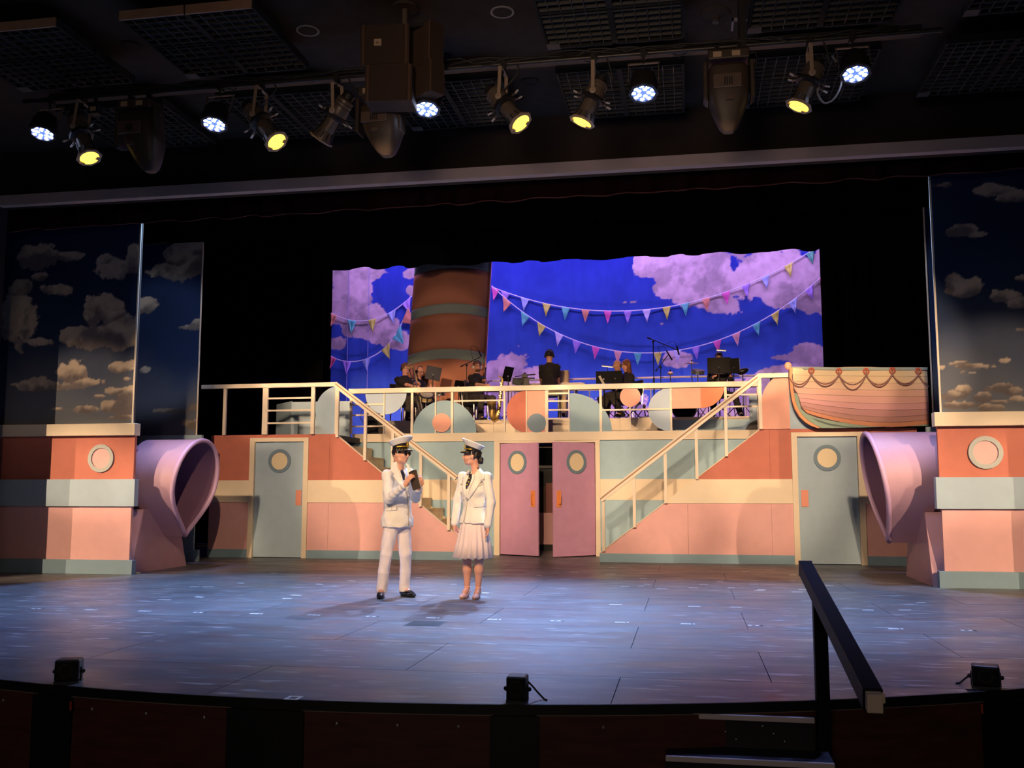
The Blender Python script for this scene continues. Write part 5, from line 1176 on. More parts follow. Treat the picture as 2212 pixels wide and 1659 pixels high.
def captain_cap(parent, c, Fr, s=1.0):
    r, f, u = Fr; c = np.array(c, float)
    def loc(m, tilt=.34):
        m.v = [tuple(c+(r*x+f*y+u*(z + (tilt*(y-.0) if z > .090 else tilt*.3*(y))))*s) for x, y, z in m.v]; return m
    k = build('captain_cap', loc(MB().lathe([(.086, .045), (.092, .092), (.085, .095)], (0, -.012, 0), (0, 0, 1), 36)), CAPB, parent, 'white captain\'s cap with gold braid', smooth=True)
    m = MB().lathe([(.088, .091), (.100, .108), (.132, .138), (.140, .152), (.130, .164), (.09, .164), (0, .158)], (0, -.012, 0), (0, 0, 1), 40)
    build('cap_crown', loc(m), CAPW, k, smooth=True)
    vs = []; n = 20
    for i in range(n+1):
        a = PI*(.08+.84*i/n)
        for rr, dz in ((.090, .050), (.120, .036), (.142, .020)): vs.append((rr*math.cos(a)*.98, -.012+rr*math.sin(a)*1.02 + (.012 if rr > .1 else 0), dz))
    o = build('visor', loc(MB().add(vs, [(3*i+j, 3*i+3+j, 3*i+4+j, 3*i+1+j) for i in range(n) for j in range(2)]), .1), CAPB, k, smooth='all'); so = o.modifiers.new('t', 'SOLIDIFY'); so.thickness = .004
    build('gold_braid', loc(MB().tube([(.097*math.cos(a), -.012+.099*math.sin(a), .064) for a in np.linspace(.15, PI-.15, 24)], .0085, 8)), GOLD, k, smooth='all')
    lv = MB()
    for a in np.linspace(.5, PI-.5, 9): lv.ball((.128*math.cos(a), -.002+.128*math.sin(a), .035), (.012, .009, .006), None, 8, 5)
    build('visor_leaves', loc(lv, .1), GOLD, k, smooth='all')
    build('cap_badge', loc(MB().ball((0, .095, .080), (.022, .008, .018), None, 12, 8)), GOLD, k, smooth='all')
    st = build('chin_strap', MB().tube([tuple(c+(r*x+f*y+u*z)*s) for x, y, z in ((.086, .0, .04), (.081, .018, -.03), (.060, .035, -.095), (0, .045, -.122), (-.060, .035, -.095), (-.081, .018, -.03), (-.086, 0, .04))], .0028, 6), mat('white_elastic', (.8, .78, .72), .7), k, smooth='all')
    return k

# ------------------------------------------------------------------ the two performers
def performer_man():
    Y0 = 11.10; K = lambda px, py, dy=0: PY(px, py, Y0+dy)
    J = dict(head=K(866, 980, -.02), neck=K(861, 1012, .01), chest=K(858, 1058, .02), pelvis=K(858, 1124, .02),
        shR=K(837, 1026, -.12), shL=K(883, 1023, .13), elR=K(839, 1078, -.20), elL=K(897, 1074, -.03), wrR=K(876, 1047, -.36), wrL=K(904, 1054, -.31),
        hpR=K(846, 1132, -.05), hpL=K(870, 1132, .07), knR=K(834, 1197, -.10), knL=K(876, 1197, .05), anR=K(824, 1273, -.06), anL=K(874, 1271, .10), toeR=K(821, 1289, -.24), toeL=K(890, 1286, -.0),
        d_head=(.93, -.34, -.04), d_body=(.70, -.71, 0), d_handR=(.50, -.02, .85), d_handL=(.10, -.05, 1.0), d_palmR=(.55, .80, -.3), d_palmL=(-.6, .8, .0), curlR=.75, curlL=.75, thumbR=1, thumbL=-1)
    V, Fh, B = body(J, .0055, SKIN, 1.0, 1.0)
    p = V.obj('person', SKIN, None, label='person in white captain\'s jacket, trousers and sunglasses, holding a dark notepad', cat='person')
    Lr = lambda a, b, h: np.array(J['chest'])+B[0]*a+B[1]*b+B[2]*h
    # trousers
    T = fit_grid(J, .007, ['pelvis', 'hpR', 'hpL', 'knR', 'knL', 'anR', 'anL'], .16)
    T.ell(J['pelvis'], (.165, .125, .13), B, .04)
    for q in 'LR':
        hp, kn, an = (np.array(J[a+q]) for a in ('hp', 'kn', 'an')); T.chain([hp, kn, kn*.5+an*.5, an], [.092, .070, .064, .062], .012)
    zc = J['anR'][2]-.0; T.folds(.0026, 26, 5, .7); [T.cap(J['an'+q], np.array(J['an'+q])-np.array([0, 0, .06]), .062, .060, .02) for q in 'LR']; T.cut_below(.055); T.obj('trousers', TROUS, p, label='white trousers')
    # jacket
    G = fit_grid(J, .006, ['pelvis', 'chest', 'shR', 'shL', 'elR', 'elL', 'wrR', 'wrL', 'hpR', 'neck'], .16)
    G.ell(Lr(0, .0, .03), (.175, .125, .20), B, .05); G.ell(Lr(0, .005, -.17), (.172, .132, .19), B, .06); G.ell(Lr(0, .01, -.40), (.200, .155, .24), B, .05)
    G.cut_below(K(858, 1138)[2])
    for q in 'LR':
        sh, el, wr = (np.array(J[a+q]) for a in ('sh', 'el', 'wr')); G.cap(Lr(0, 0, .17), sh, .062, .060, .05); w2 = el+(wr-el)*.90; G.chain([sh, el, w2], [.066, .055, .046], .022)
    G.cap(np.array(J['neck'])+B[2]*-.05-B[1]*.02, np.array(J['neck'])+B[2]*-.0-B[1]*.02, .080, .068, .03)
    G.ell(np.array(J['neck'])+B[2]*.06+B[1]*.055, (.05, .05, .09), B, .02, 'sub')
    G.folds(.0036, 24, 11, .6); jk = G.obj('jacket', WHITE, p, label='white jacket'); bv = G.bvh()
    D = lambda nm, a, b, m, **k: drape(nm, bv, a, b, m, jk, **k)
    D('shirt_front', [(861, 1004), (864, 1020), (871, 1040), (874, 1052)], [(872, 1003), (878, 1014), (880, 1030), (877, 1052)], mat('shirt_white', (.93, .88, .84), .7), lift=.006)
    D('lapel', [(849, 1000), (842, 1018), (852, 1024), (848, 1028), (873, 1060)], [(857, 997), (861, 1012), (866, 1026), (870, 1042), (876, 1058)], WHITE, lift=.012, thick=.006, nu=18)
    D('lapel', [(876, 1000), (880, 1012), (881, 1028), (879, 1046), (877, 1058)], [(882, 1003), (889, 1015), (888, 1032), (884, 1048), (878, 1060)], WHITE, lift=.012, thick=.006)
    D('tie', [(864.5, 1014), (865, 1019), (868, 1028), (871, 1037)], [(870.5, 1012), (871, 1017), (874.5, 1026), (874, 1037)], TIE, lift=.012, thick=.006)
    D('collar', [(858, 1000), (862, 1010), (866, 1016)], [(861, 997), (868, 1008), (869, 1014)], mat('shirt_white'), lift=.012)
    D('pocket_flap', [(829, 1096), (830, 1104)], [(858, 1093), (857, 1102)], WHITE, lift=.008, thick=.006); D('pocket_flap', [(845, 1096), (845, 1102)], [(858, 1095), (858, 1102)], WHITE, lift=.009)
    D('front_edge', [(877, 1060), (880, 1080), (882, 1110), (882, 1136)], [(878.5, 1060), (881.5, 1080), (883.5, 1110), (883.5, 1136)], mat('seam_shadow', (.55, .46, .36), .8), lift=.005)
    for x, y in ((842, 1099), (879, 1073), (881, 1092), (881, 1110)): build('button', MB().ball(on_surface(bv, x, y), (.008,)*3, None, 8, 6), BTN, jk, smooth='all')
    # shoes
    for q in 'LR':
        an, toe = np.array(J['an'+q]), np.array(J['toe'+q]); d = nrm((toe-an)*np.array([1, 1, 0])); a0 = np.array([an[0], an[1], 0]); S = Vox(a0-np.array([.30, .30, .03]), a0+np.array([.30, .30, .2]), .006); F2 = frame(d)
        S.ell(a0-d*.03+F2[2]*.052, (.040, .055, .052), F2, .03); S.ell(a0+d*.07+F2[2]*.042, (.044, .09, .042), F2, .04); S.ell(a0+d*.155+F2[2]*.030, (.043, .065, .030), F2, .04); S.cap(a0-d*.02+F2[2]*.06, a0-d*.015+F2[2]*.10, .042, .045, .02)
        S.cut_below(.014); sh = S.obj('shoe', SHOE, p, label='black patent lace-up shoe')
        pts = [a0+d*(.105*math.cos(t)+.068)*1.0+d*0+F2[0]*.043*math.sin(t) for t in np.linspace(0, 2*PI, 20, endpoint=False)]
        build('sole', MB().prism([(float((a0+d*(.068+.138*math.cos(t))+F2[0]*.044*math.sin(t))[0]), float((a0+d*(.068+.138*math.cos(t))+F2[0]*.044*math.sin(t))[1])) for t in np.linspace(0, 2*PI, 24, endpoint=False)], 0, .016, 'Z'), mat('sole_black', (.01, .01, .01), .5), sh)
        for k in range(3): c = a0+d*(.055+.022*k)+F2[2]*(.088-.010*k); build('lace', MB().tube([c-F2[0]*.018, c+F2[2]*.004, c+F2[0]*.018], .003, 6), mat('lace_black', (.02, .02, .02), .6), sh)
    short_hair(p, J['head'], Fh, HAIRD, 1.0, .005, 2)
    eyes(p, J['head'], Fh, 1.0, lips=mat('lips_natural', (.58, .24, .20), .45)); glasses(p, J['head'], Fh, mat('frame_black', (.01, .01, .01), .3), mat('lens_black', (.01, .01, .012), .08), 1.05, True, 'sunglasses', .026)
    captain_cap(p, np.array(J['head'])+Fh[2]*.012, Fh, 1.0)
    # notepad in both hands
    a = K(895.5, 1037, -.325); F3 = frame((.80, -.6, .0)); t = thing('notepad', 'dark brown notepad held up in both hands by the person in sunglasses', 'notepad', a)
    Rm = Matrix((Vector((.86, -.42, .28)).normalized(), Vector((.40, .90, .05)).normalized(), Vector((-.26, .05, .96)).normalized())).transposed()
    build('cover', MB().box(a, (.115, .014, .215), Rm), mat('pad_brown', (.055, .036, .022), .55), t, bevel=.003); build('pages', MB().box(Vector(a)+Rm @ Vector((.004, .010, 0)), (.105, .008, .205), Rm), mat('paper', (.6, .55, .45), .8), t); build('pad_clip', MB().box(Vector(a)+Rm @ Vector((0, 0, .105)), (.05, .02, .012), Rm), DSTEEL, t)
performer_man()
def performer_woman():
    Y0 = 11.12; K = lambda px, py, dy=0: PY(px, py, Y0+dy)
    J = dict(head=K(1019, 985, .0), neck=K(1029, 1016, .02), chest=K(1026, 1062, .02), pelvis=K(1023, 1132, .02),
        shR=K(1001, 1030, .10), shL=K(1052, 1031, -.10), elR=K(989, 1080, .13), elL=K(1060, 1086, -.13), wrR=K(982, 1131, .08), wrL=K(1054, 1135, -.15),
        hpR=K(1012, 1136, .05), hpL=K(1034, 1137, -.04), knR=K(1009, 1208, .03), knL=K(1035, 1209, -.03), anR=K(1009, 1270, .06), anL=K(1033, 1272, .02), toeR=K(1000, 1289, -.07), toeL=K(1027, 1290, -.12),
        d_head=(-.97, -.22, .04), d_body=(-.42, -.91, 0), d_handR=(.10, -.12, -1), d_handL=(.04, -.10, -1), d_palmR=(.95, -.2, 0), d_palmL=(-.92, -.35, 0), curlR=.42, curlL=.48, thumbR=-1, thumbL=1)
    V, Fh, B = body(J, .0055, SKIN2, .96, .92, True)
    p = V.obj('person', SKIN2, None, label='person in white double-breasted jacket, pleated pale skirt and captain\'s cap', cat='person')
    Lr = lambda a, b, h: np.array(J['chest'])+B[0]*a+B[1]*b+B[2]*h
    G = fit_grid(J, .006, ['pelvis', 'chest', 'shR', 'shL', 'elR', 'elL', 'wrR', 'wrL', 'neck'], .15)
    G.ell(Lr(0, .0, .02), (.160, .115, .20), B, .05); 
    for a in (-1, 1): G.ell(Lr(a*.07, .085, .0), (.062, .05, .065), B, .05)
    G.ell(Lr(0, 0, -.16), (.145, .112, .15), B, .07); G.ell(Lr(0, .0, -.40), (.200, .158, .24), B, .05); G.cut_below(K(1023, 1130)[2])
    for q in 'LR':
        sh, el, wr = (np.array(J[a+q]) for a in ('sh', 'el', 'wr')); G.cap(Lr(0, -.01, .17), sh, .058, .055, .05); w2 = el+(wr-el)*.96; G.chain([sh, el, w2], [.058, .050, .044], .022)
    G.cap(np.array(J['neck'])+B[2]*-.07-B[1]*.0, np.array(J['neck'])-B[2]*.03-B[1]*.01, .072, .066, .03); G.ell(np.array(J['neck'])+B[2]*.04+B[1]*.06, (.045, .055, .10), B, .02, 'sub')
    G.folds(.003, 22, 3, .5); jk = G.obj('jacket', WHITE, p, label='white double-breasted jacket'); bv = G.bvh()
    D = lambda nm, a, b, m, **k: drape(nm, bv, a, b, m, jk, **k)
    D('shirt_front', [(1014, 1018), (1010, 1032), (1006, 1048), (1007, 1056)], [(1032, 1020), (1027, 1034), (1018, 1046), (1010, 1056)], mat('shirt_white'), lift=.008)
    D('lapel', [(1032, 1008), (1048, 1022), (1046, 1036), (1040, 1040), (1012, 1080)], [(1024, 1020), (1024, 1034), (1020, 1044), (1014, 1056), (1008, 1076)], WHITE, lift=.014, thick=.006, nu=18)
    D('lapel', [(1013, 1014), (1000, 1030), (998, 1042), (1000, 1060), (1006, 1078)], [(1015, 1018), (1010, 1034), (1006, 1044), (1006, 1058), (1009, 1076)], WHITE, lift=.014, thick=.006)
    D('tie', [(1013.5, 1024), (1012.5, 1032), (1007, 1044), (1006, 1055)], [(1019.5, 1024), (1019, 1032), (1014.5, 1046), (1008, 1056)], TIE, lift=.014, thick=.006)
    for x, y, r in ((1013.5, 1034, .009), (1012, 1041, .010), (1009, 1047, .010)): build('tie_motif', MB().ball(on_surface(bv, x, y, .018), (r, .004, r*1.1), None, 8, 6), GOLD, jk, smooth='all')
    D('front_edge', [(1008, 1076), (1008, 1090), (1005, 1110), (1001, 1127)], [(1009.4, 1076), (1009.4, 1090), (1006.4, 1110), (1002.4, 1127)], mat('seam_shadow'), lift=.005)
    D('pocket_flap', [(1024, 1088), (1023, 1096)], [(1048, 1085), (1048, 1094)], WHITE, lift=.009, thick=.006); D('pocket_welt', [(1028, 1050), (1028, 1053)], [(1041, 1044), (1041, 1047)], WHITE, lift=.008)
    for x, y in ((1027, 1050), (1018.5, 1067), (1001.5, 1080), (1009, 1081), (996, 1046), (996, 1064)): build('button', MB().ball(on_surface(bv, x, y, .005), (.009, .007, .009), None, 8, 6), BTN, jk, smooth='all')
    # pleated skirt
    n = 120; zs = [K(1023, 1120)[2], K(1023, 1140)[2], K(1023, 1172)[2], K(1023, 1205)[2]]; rw = [.160, .195, .235, .268]; vs = []; c = np.array(J['pelvis'])
    for j, (z, r) in enumerate(zip(zs, rw)):
        for k in range(n):
            a = 2*PI*k/n; pl = (.0, .004, .012, .020)[j]*math.sin(a*17+.5*math.sin(a*3)); rr = r+pl; q = B[0]*math.cos(a)*rr*.86+B[1]*math.sin(a)*rr*.76; vs.append((c[0]+q[0]+(-.01 if j == 3 else 0), c[1]+q[1], z+(.008*math.sin(a*17) if j == 3 else 0)))
    o = build('skirt', MB().add(vs, [(j*n+k, j*n+(k+1) % n, (j+1)*n+(k+1) % n, (j+1)*n+k) for j in range(3) for k in range(n)]), SKIRT, p, 'pale pink pleated skirt', smooth='all'); so = o.modifiers.new('t', 'SOLIDIFY'); so.thickness = .004
    for q in 'LR':
        an, toe = np.array(J['an'+q]), np.array(J['toe'+q]); d = nrm((toe-an)*np.array([1, 1, 0])); a0 = np.array([an[0], an[1], 0]); S = Vox(a0-np.array([.26, .26, .03]), a0+np.array([.26, .26, .2]), .005); F2 = frame(d)
        S.ell(a0-d*.02+F2[2]*.075, (.033, .045, .028), F2, .02); S.cap(a0-d*.02+F2[2]*.06, a0+d*.11+F2[2]*.03, .028, .030, .02); S.ell(a0+d*.145+F2[2]*.028, (.037, .055, .026), F2, .03); S.ell(a0+d*.03+F2[2]*.115, (.028, .07, .04), F2, .01, 'sub'); S.cut_below(.012)
        sh = S.obj('shoe', SHOEP, p, label='pale pink strapped heel'); build('heel', MB().lathe([(.020, 0), (.016, .03), (.026, .06)], a0-d*.035, (0, 0, 1), 12), SHOEP, sh, smooth=True); build('sole', MB().prism([(float((a0+d*(.11+.085*math.cos(t))+F2[0]*.036*math.sin(t))[0]), float((a0+d*(.11+.085*math.cos(t))+F2[0]*.036*math.sin(t))[1])) for t in np.linspace(0, 2*PI, 20, endpoint=False)], 0, .013, 'Z'), mat('sole_tan', (.3, .18, .12), .6), sh)
        build('ankle_strap', MB().tube([an+np.array([0, 0, .012])+d*.038*math.cos(t)+F2[0]*.036*math.sin(t) for t in np.linspace(0, 2*PI, 18, endpoint=False)], .004, 6, True), SHOEP, sh, smooth='all')
    hr = short_hair(p, J['head'], Fh, HAIRD, .97, .005, 4, 0, .002)
    b = np.array(J['head'])-Fh[1]*.105-Fh[2]*.045; Q = Vox(b-.1, b+.1, .005); Q.ell(b, (.042, .036, .046), Fh); Q.folds(.003, 70, 2); Q.obj('hair_bun', HAIRD, p)
    eyes(p, J['head'], Fh, .96, lips=mat('lips_red', (.42, .06, .05), .4)); captain_cap(p, np.array(J['head'])+Fh[2]*.010, Fh, .97)
    m = MB().tube(smooth_path([np.array(J['head'])+Fh[0]*-.078+Fh[1]*.0-Fh[2]*.02, np.array(J['head'])+Fh[0]*-.066+Fh[1]*.05-Fh[2]*.05, np.array(J['head'])+Fh[0]*-.045+Fh[1]*.078-Fh[2]*.058]), .0022, 6); build('headset_microphone', m, mat('mic_beige', (.55, .35, .25), .5), p, smooth='all')
performer_woman()
# ------------------------------------------------------------------ the band on the riser
SHIRT = mat('black_shirt', (.020, .016, .015), .85, var=.2, vscale=8); PANTS = mat('charcoal_trousers', (.045, .036, .030), .85, var=.2); KHAKI = mat('khaki_trousers', (.50, .38, .25), .8); BHAIR = mat('hair_grey', (.10, .07, .05), .6)
BLK = mat('instrument_black', (.014, .013, .013), .4); CHR = STEEL; BRASS = mat('brass', (.85, .58, .18), .38, .85); CLOTHK = mat('coat_black', (.05, .044, .040), .95)
U = np.array([0, 0, 1.0])
def ik(sh, wr, l1, l2, pole):
    d = wr-sh; L = min(np.linalg.norm(d), (l1+l2)*.995); dn = nrm(d); a = (l1*l1-l2*l2+L*L)/(2*L); h = math.sqrt(max(l1*l1-a*a, 0)); p = np.array(pole, float); p = nrm(p-dn*np.dot(p, dn)); return sh+dn*a+p*h, sh+dn*L
def musician(label, hp, Y, face, bdir, wR, wL, seat=.70, legs=None, sleeve='short', top=SHIRT, bottom=PANTS, hair='short', hairm=HAIRD, skin=SKIN, big=1.0, phones=None, spec=None, stand=False, lean=.03, fem=False, curl=.6, handdir=None, knee=None):
    h = np.array(PY(hp[0], hp[1], Y)); f = nrm(bdir); r = nrm(np.cross(f, U)); J = {}
    neck = h-U*.185-f*.02; ch = neck-U*.20-f*lean*.5; pe = h-U*seat-f*lean*2
    J.update(head=h, neck=neck, chest=ch, pelvis=pe, d_head=face, d_body=bdir)
    for q, sg, w in (('R', 1, wR), ('L', -1, wL)):
        J['sh'+q] = neck-U*.085+r*sg*.165*big; wr = np.array(PY(w[0], w[1], Y+w[2])); el, wr = ik(J['sh'+q], wr, .28, .26, -U-f*.15+r*sg*.22); J['el'+q] = el; J['wr'+q] = wr
        hd = nrm(wr-el); J['d_hand'+q] = hd if handdir is None else handdir; J['d_palm'+q] = -r*sg*.7-U*.5+f*.2; J['curl'+q] = curl; J['thumb'+q] = -sg
        J['hp'+q] = pe+r*sg*.09
        if stand: kn = pe-U*(pe[2]-RZ)*.5+r*sg*.10+f*.03; an = np.array([kn[0]-f[0]*.03, kn[1]-f[1]*.03, RZ+.07])+r*sg*.03
        else: kn = pe+f*.40+r*sg*(.16 if not fem else .10); kn[2] = RZ+.50; an = kn+f*(-.02 if sg > 0 else .06); an[2] = RZ+.08
        if knee and q in knee: kn = np.array(PY(*knee[q][0])); an = np.array(PY(*knee[q][1]))
        J['kn'+q] = kn; J['an'+q] = an; J['toe'+q] = an+f*.14-U*.04
    V, Fh, B = body(J, .010, skin, 1.0, 1.0, fem); p = V.obj('person', skin, None, label=label, cat='person')
    G = fit_grid(J, .011, ['pelvis', 'chest', 'shR', 'shL', 'elR', 'elL', 'wrR', 'wrL', 'neck'], .2)
    G.cap(ch+U*.06, pe+U*.05, .125*big, .15*big, .05); G.ell(ch-U*.02, (.185*big, .13*big, .22), B, .05); G.ell(pe+U*.08, (.175*big, .14*big, .14), B, .05)
    for q in 'LR':
        sh, el, wr = J['sh'+q], J['el'+q], J['wr'+q]; G.cap(neck-U*.06, sh, .068, .068, .05)
        G.chain([sh, el, el+(wr-el)*.92], [.066*big, .058, .050], .02) if sleeve == 'long' else G.cap(sh, sh+(el-sh)*.78, .064*big, .062*big, .03)
    G.cap(neck-U*.04-f*.01, neck+U*.0, .075, .062, .03)
    G.folds(.006, 22, len(label)); G.obj('shirt' if sleeve == 'short' else 'jacket', top, p, label='black short-sleeved shirt' if sleeve == 'short' else 'dark jacket')
    T = fit_grid(J, .011, ['pelvis', 'hpR', 'hpL', 'knR', 'knL', 'anR', 'anL'], .17); T.ell(pe, (.165*big, .135*big, .12), B, .05)
    for q in 'LR': T.chain([J['hp'+q], J['kn'+q], J['an'+q]-U*.02], [.098*big, .075, .060], .03)
    T.folds(.005, 24, len(label)+2); T.obj('trousers', bottom, p)
    for q in 'LR':
        an, toe = J['an'+q], J['toe'+q]; d = nrm((toe-an)*np.array([1, 1, 0])); a0 = np.array([an[0], an[1], an[2]-.08]); S = Vox(a0-np.array([.24, .24, .05]), a0+np.array([.24, .24, .18]), .011); F2 = frame(d); S.ell(a0+U*.05-d*.02, (.042, .06, .05), F2, .03); S.ell(a0+U*.035+d*.10, (.044, .10, .036), F2, .04); S.cut_below(a0[2]+.002); S.obj('shoe', SHOE, p)
    if hair == 'short': short_hair(p, h, Fh, hairm, 1.0, .009, 3)
    elif hair == 'curly': short_hair(p, h, Fh, hairm, 1.0, .008, 5, .012, .014)
    elif hair == 'long':
        Q = Vox(h-.36, h+.26, .010); r_, f_, u_ = Fh; P = lambda a, b, c: h+r_*a+f_*b+u_*c
        Q.ell(P(0, -.02, .025), (.090, .106, .108), Fh); Q.ell(P(0, .095, -.04), (.075, .085, .10), Fh, .02, 'sub')
        for a in (-1, 0, 1): Q.chain([P(a*.07, -.05, -.0), P(a*.082, -.06+(.05 if a else 0), -.13), P(a*.075, -.075+(.06 if a else 0), -.25)], [.045, .045, .028], .04)
        Q.folds(.006, 45, 4, .4); Q.obj('hair', hairm, p, label='long auburn hair')
    elif hair == 'bald':
        Q = Vox(h-.16, h+.16, .009); Q.ell(h-Fh[1]*.035-Fh[2]*.02, (.080, .080, .07), Fh); Q.ell(h+Fh[2]*.10+Fh[1]*.02, (.12, .15, .09), Fh, .02, 'sub'); Q.folds(.003, 60, 2); Q.obj('hair_fringe', hairm, p)
    eyes(p, h, Fh, 1.0, lips=mat('lips_natural'))
    if phones: headphones(p, h, Fh, BLK, 1.0, phones if phones is not True else None)
    if spec: glasses(p, h, Fh, mat('frame_black'), mat('lens_black'), 1.0)
    return p, J, B
chair0 = None
def chair(J, bdir, label, style='black', seat_z=.47):
    f = nrm(bdir); a = math.atan2(f[1], f[0])+PI/2; pe = J['pelvis']; t = thing('band_chair', label, 'chair', (pe[0], pe[1], RZ), 'chairs on the band riser')
    R = Matrix.Rotation(a, 3, 'Z'); sz = max(pe[2]-RZ-.115, .3); L = lambda x, y, z: Vector((pe[0], pe[1], RZ))+R @ Vector((x, y, z))     # local -y is forward
    S = Matrix.Identity(3)
    build('seat', MB().box(L(0, -.02, sz-.03), (.44, .43, .055), R), BLK, t, bevel=.02)
    build('backrest', MB().box(L(0, .24, sz+.32), (.43, .04, .34), R), BLK, t, bevel=.018)
    for sx in (-1, 1):
        if style == 'folding':
            build('leg', MB().bar(L(sx*.20, -.20, .0), L(sx*.20, .16, sz-.03), .022), CHR, t); build('leg', MB().bar(L(sx*.18, .22, .0), L(sx*.18, -.16, sz-.03), .022), CHR, t)
        else:
            build('leg', MB().bar(L(sx*.20, -.20, 0), L(sx*.20, -.19, sz-.05), .024), CHR, t); build('leg', MB().bar(L(sx*.20, .22, 0), L(sx*.20, .20, sz-.05), .024), CHR, t)
        build('back_upright', MB().bar(L(sx*.20, .21, sz-.05), L(sx*.20, .25, sz+.3), .024), CHR, t)
    return t
YM = 21.2
def tripod(t, x, y, r=.26, h=.22, m=BLK, z0=RZ):
    for k in range(3):
        a = 2*PI*k/3+.5; build('foot_leg', MB().tube([(x, y, z0+h), (x+r*math.cos(a), y+r*math.sin(a), z0+.015)], .009, 6), m, t)
def music_stand(px, py, w, tilt, yaw, label, Y=YM-.25, h=.33, lamp=None, sheets=None, dm=None, roll=0):
    c = Vector(PY(px, py, Y)); t = thing('music_stand', label, 'music stand', (c.x, c.y, RZ), 'black music stands')
    R = Matrix.Rotation(yaw, 3, 'Z') @ Matrix.Rotation(roll, 3, 'Y') @ Matrix.Rotation(tilt, 3, 'X')
    build('desk', MB().box(c, (w, .012, h), R).box(c+R @ Vector((0, .025, -h/2)), (w, .05, .012), R), dm or mat('stand_black', (.007, .007, .009), .65, spec=.2), t, bevel=.003)
    build('desk_clamp', MB().ball(c+R @ Vector((0, -.02, -h*.15)), (.022, .018, .022), None, 10, 8), CHR, t, smooth='all')
    e = c+R @ Vector((0, -.03, -h*.15)); build('pole', MB().tube([(e.x, e.y, RZ+.1), (e.x, e.y, e.z)], .011, 8), BLK, t); tripod(t, e.x, e.y)
    if sheets:
        for k, s_ in enumerate(sheets): build('sheet_music', MB().box(c+R @ Vector((s_, .014, .01)), (.21, .006, .29), R), mat('paper'), t)
    return t, c, R
def mic_stand(px, base_py, top_py, boom, label, Y=YM, mic_end=1):
    b = PY(px, top_py, Y); t = thing('microphone_stand', label, 'microphone stand', (b[0], Y, RZ), 'boom microphone stands')
    build('pole', MB().tube([(b[0], Y, RZ+.08), (b[0], Y, b[2]*.5+RZ*.5)], .014, 8).tube([(b[0], Y, b[2]*.5+RZ*.5), (b[0], Y, b[2])], .010, 8), BLK, t); build('sleeve', MB().tube([(b[0], Y, b[2]*.5+RZ*.5-.05), (b[0], Y, b[2]*.5+RZ*.5+.05)], .02, 8), BLK, t); tripod(t, b[0], Y, .3, .2)
    p0, p1 = PY(boom[0], boom[1], Y-.03), PY(boom[2], boom[3], Y-.03); build('boom_arm', MB().tube([p0, p1], .010, 8), BLK, t); build('counterweight', MB().tube([p0, np.array(p0)+(np.array(p1)-p0)*.12], .018, 8), BLK, t); build('boom_clutch', MB().ball((b[0], Y, b[2]), .028, None, 10, 8), BLK, t)
    m0, m1 = PY(boom[4], boom[5], Y-.03), PY(boom[6], boom[7], Y-.03); build('microphone', MB().tube([m0, m1], .017, 8), mat('mic_black', (.02, .02, .022), .3, .5), t, smooth=True)
    lp = smooth_path([m0, np.array(m0)+np.array([-.06, 0, .10]), np.array(m0)+np.array([-.18, 0, .08]), np.array(p0)*.4+np.array(p1)*.6]); build('mic_cable', MB().tube(lp, .005, 5), CAB, t, smooth='all'); return t

# trombonist
p, J, B = musician('seated person with curly hair, glasses and headphones, trombone upright in hands', (876, 797), YM, (.45, -.88, .02), (.80, -.58, 0), (903, 838, -.42), (905, 828, -.30), big=1.22, hair='curly', hairm=HAIRB, phones=True, spec=True, skin=SKIN2)
chair(J, (.80, -.58, 0), 'black chair under the trombone player')
a, b = np.array(PY(888, 797, YM-.42)), np.array(PY(911, 893, YM-.50)); d = nrm(b-a); s_ = nrm(np.cross(d, [0, 1, 0]))
t = thing('trombone', 'silver and brass trombone held upright by the curly haired player', 'trombone', a)
build('slide', MB().tube([a+s_*.035, b+s_*.035, b+d*.03+s_*.02, b+d*.04, b+d*.03-s_*.02, b-s_*.035, a-s_*.035], .0095, 8), CHR, t, smooth='all')
build('slide_brace', MB().tube([a+d*.25+s_*.035, a+d*.25-s_*.035], .007, 6).tube([a+d*.42+s_*.035, a+d*.42-s_*.035], .007, 6), BRASS, t)
e = a+np.array([0, .05, 0]); build('bell_section', MB().tube(smooth_path([a-s_*.035, a-d*.08-s_*.05+np.array([0, -.03, .0]), a-d*.13+np.array([0, .05, 0]), a-d*.05+s_*.02+np.array([0, .16, .0]), a+d*.25+np.array([0, .25, 0]), a+d*.45+np.array([0, .27, 0])], 6), [.011]*18+[.012+.002*k for k in range(13)], 10), BRASS, t, smooth='all')
build('tuning_slide', MB().tube([a+s_*.035+d*.0, a-d*.05+s_*.03, a-d*.06, a-d*.05-s_*.03, a-s_*.035], .014, 8), BRASS, t, smooth='all')
# seated man behind
p, J, B = musician('seated balding person with glasses and headphones behind the trombone player, looking down', (906, 803), YM+.55, (.85, -.38, -.30), (.88, -.45, 0), (925, 838, -.2), (930, 835, 0), hair='bald', hairm=HAIRD, phones=True, spec=True)
chair(J, (.88, -.45, 0), 'black chair under the balding person behind the trombone')
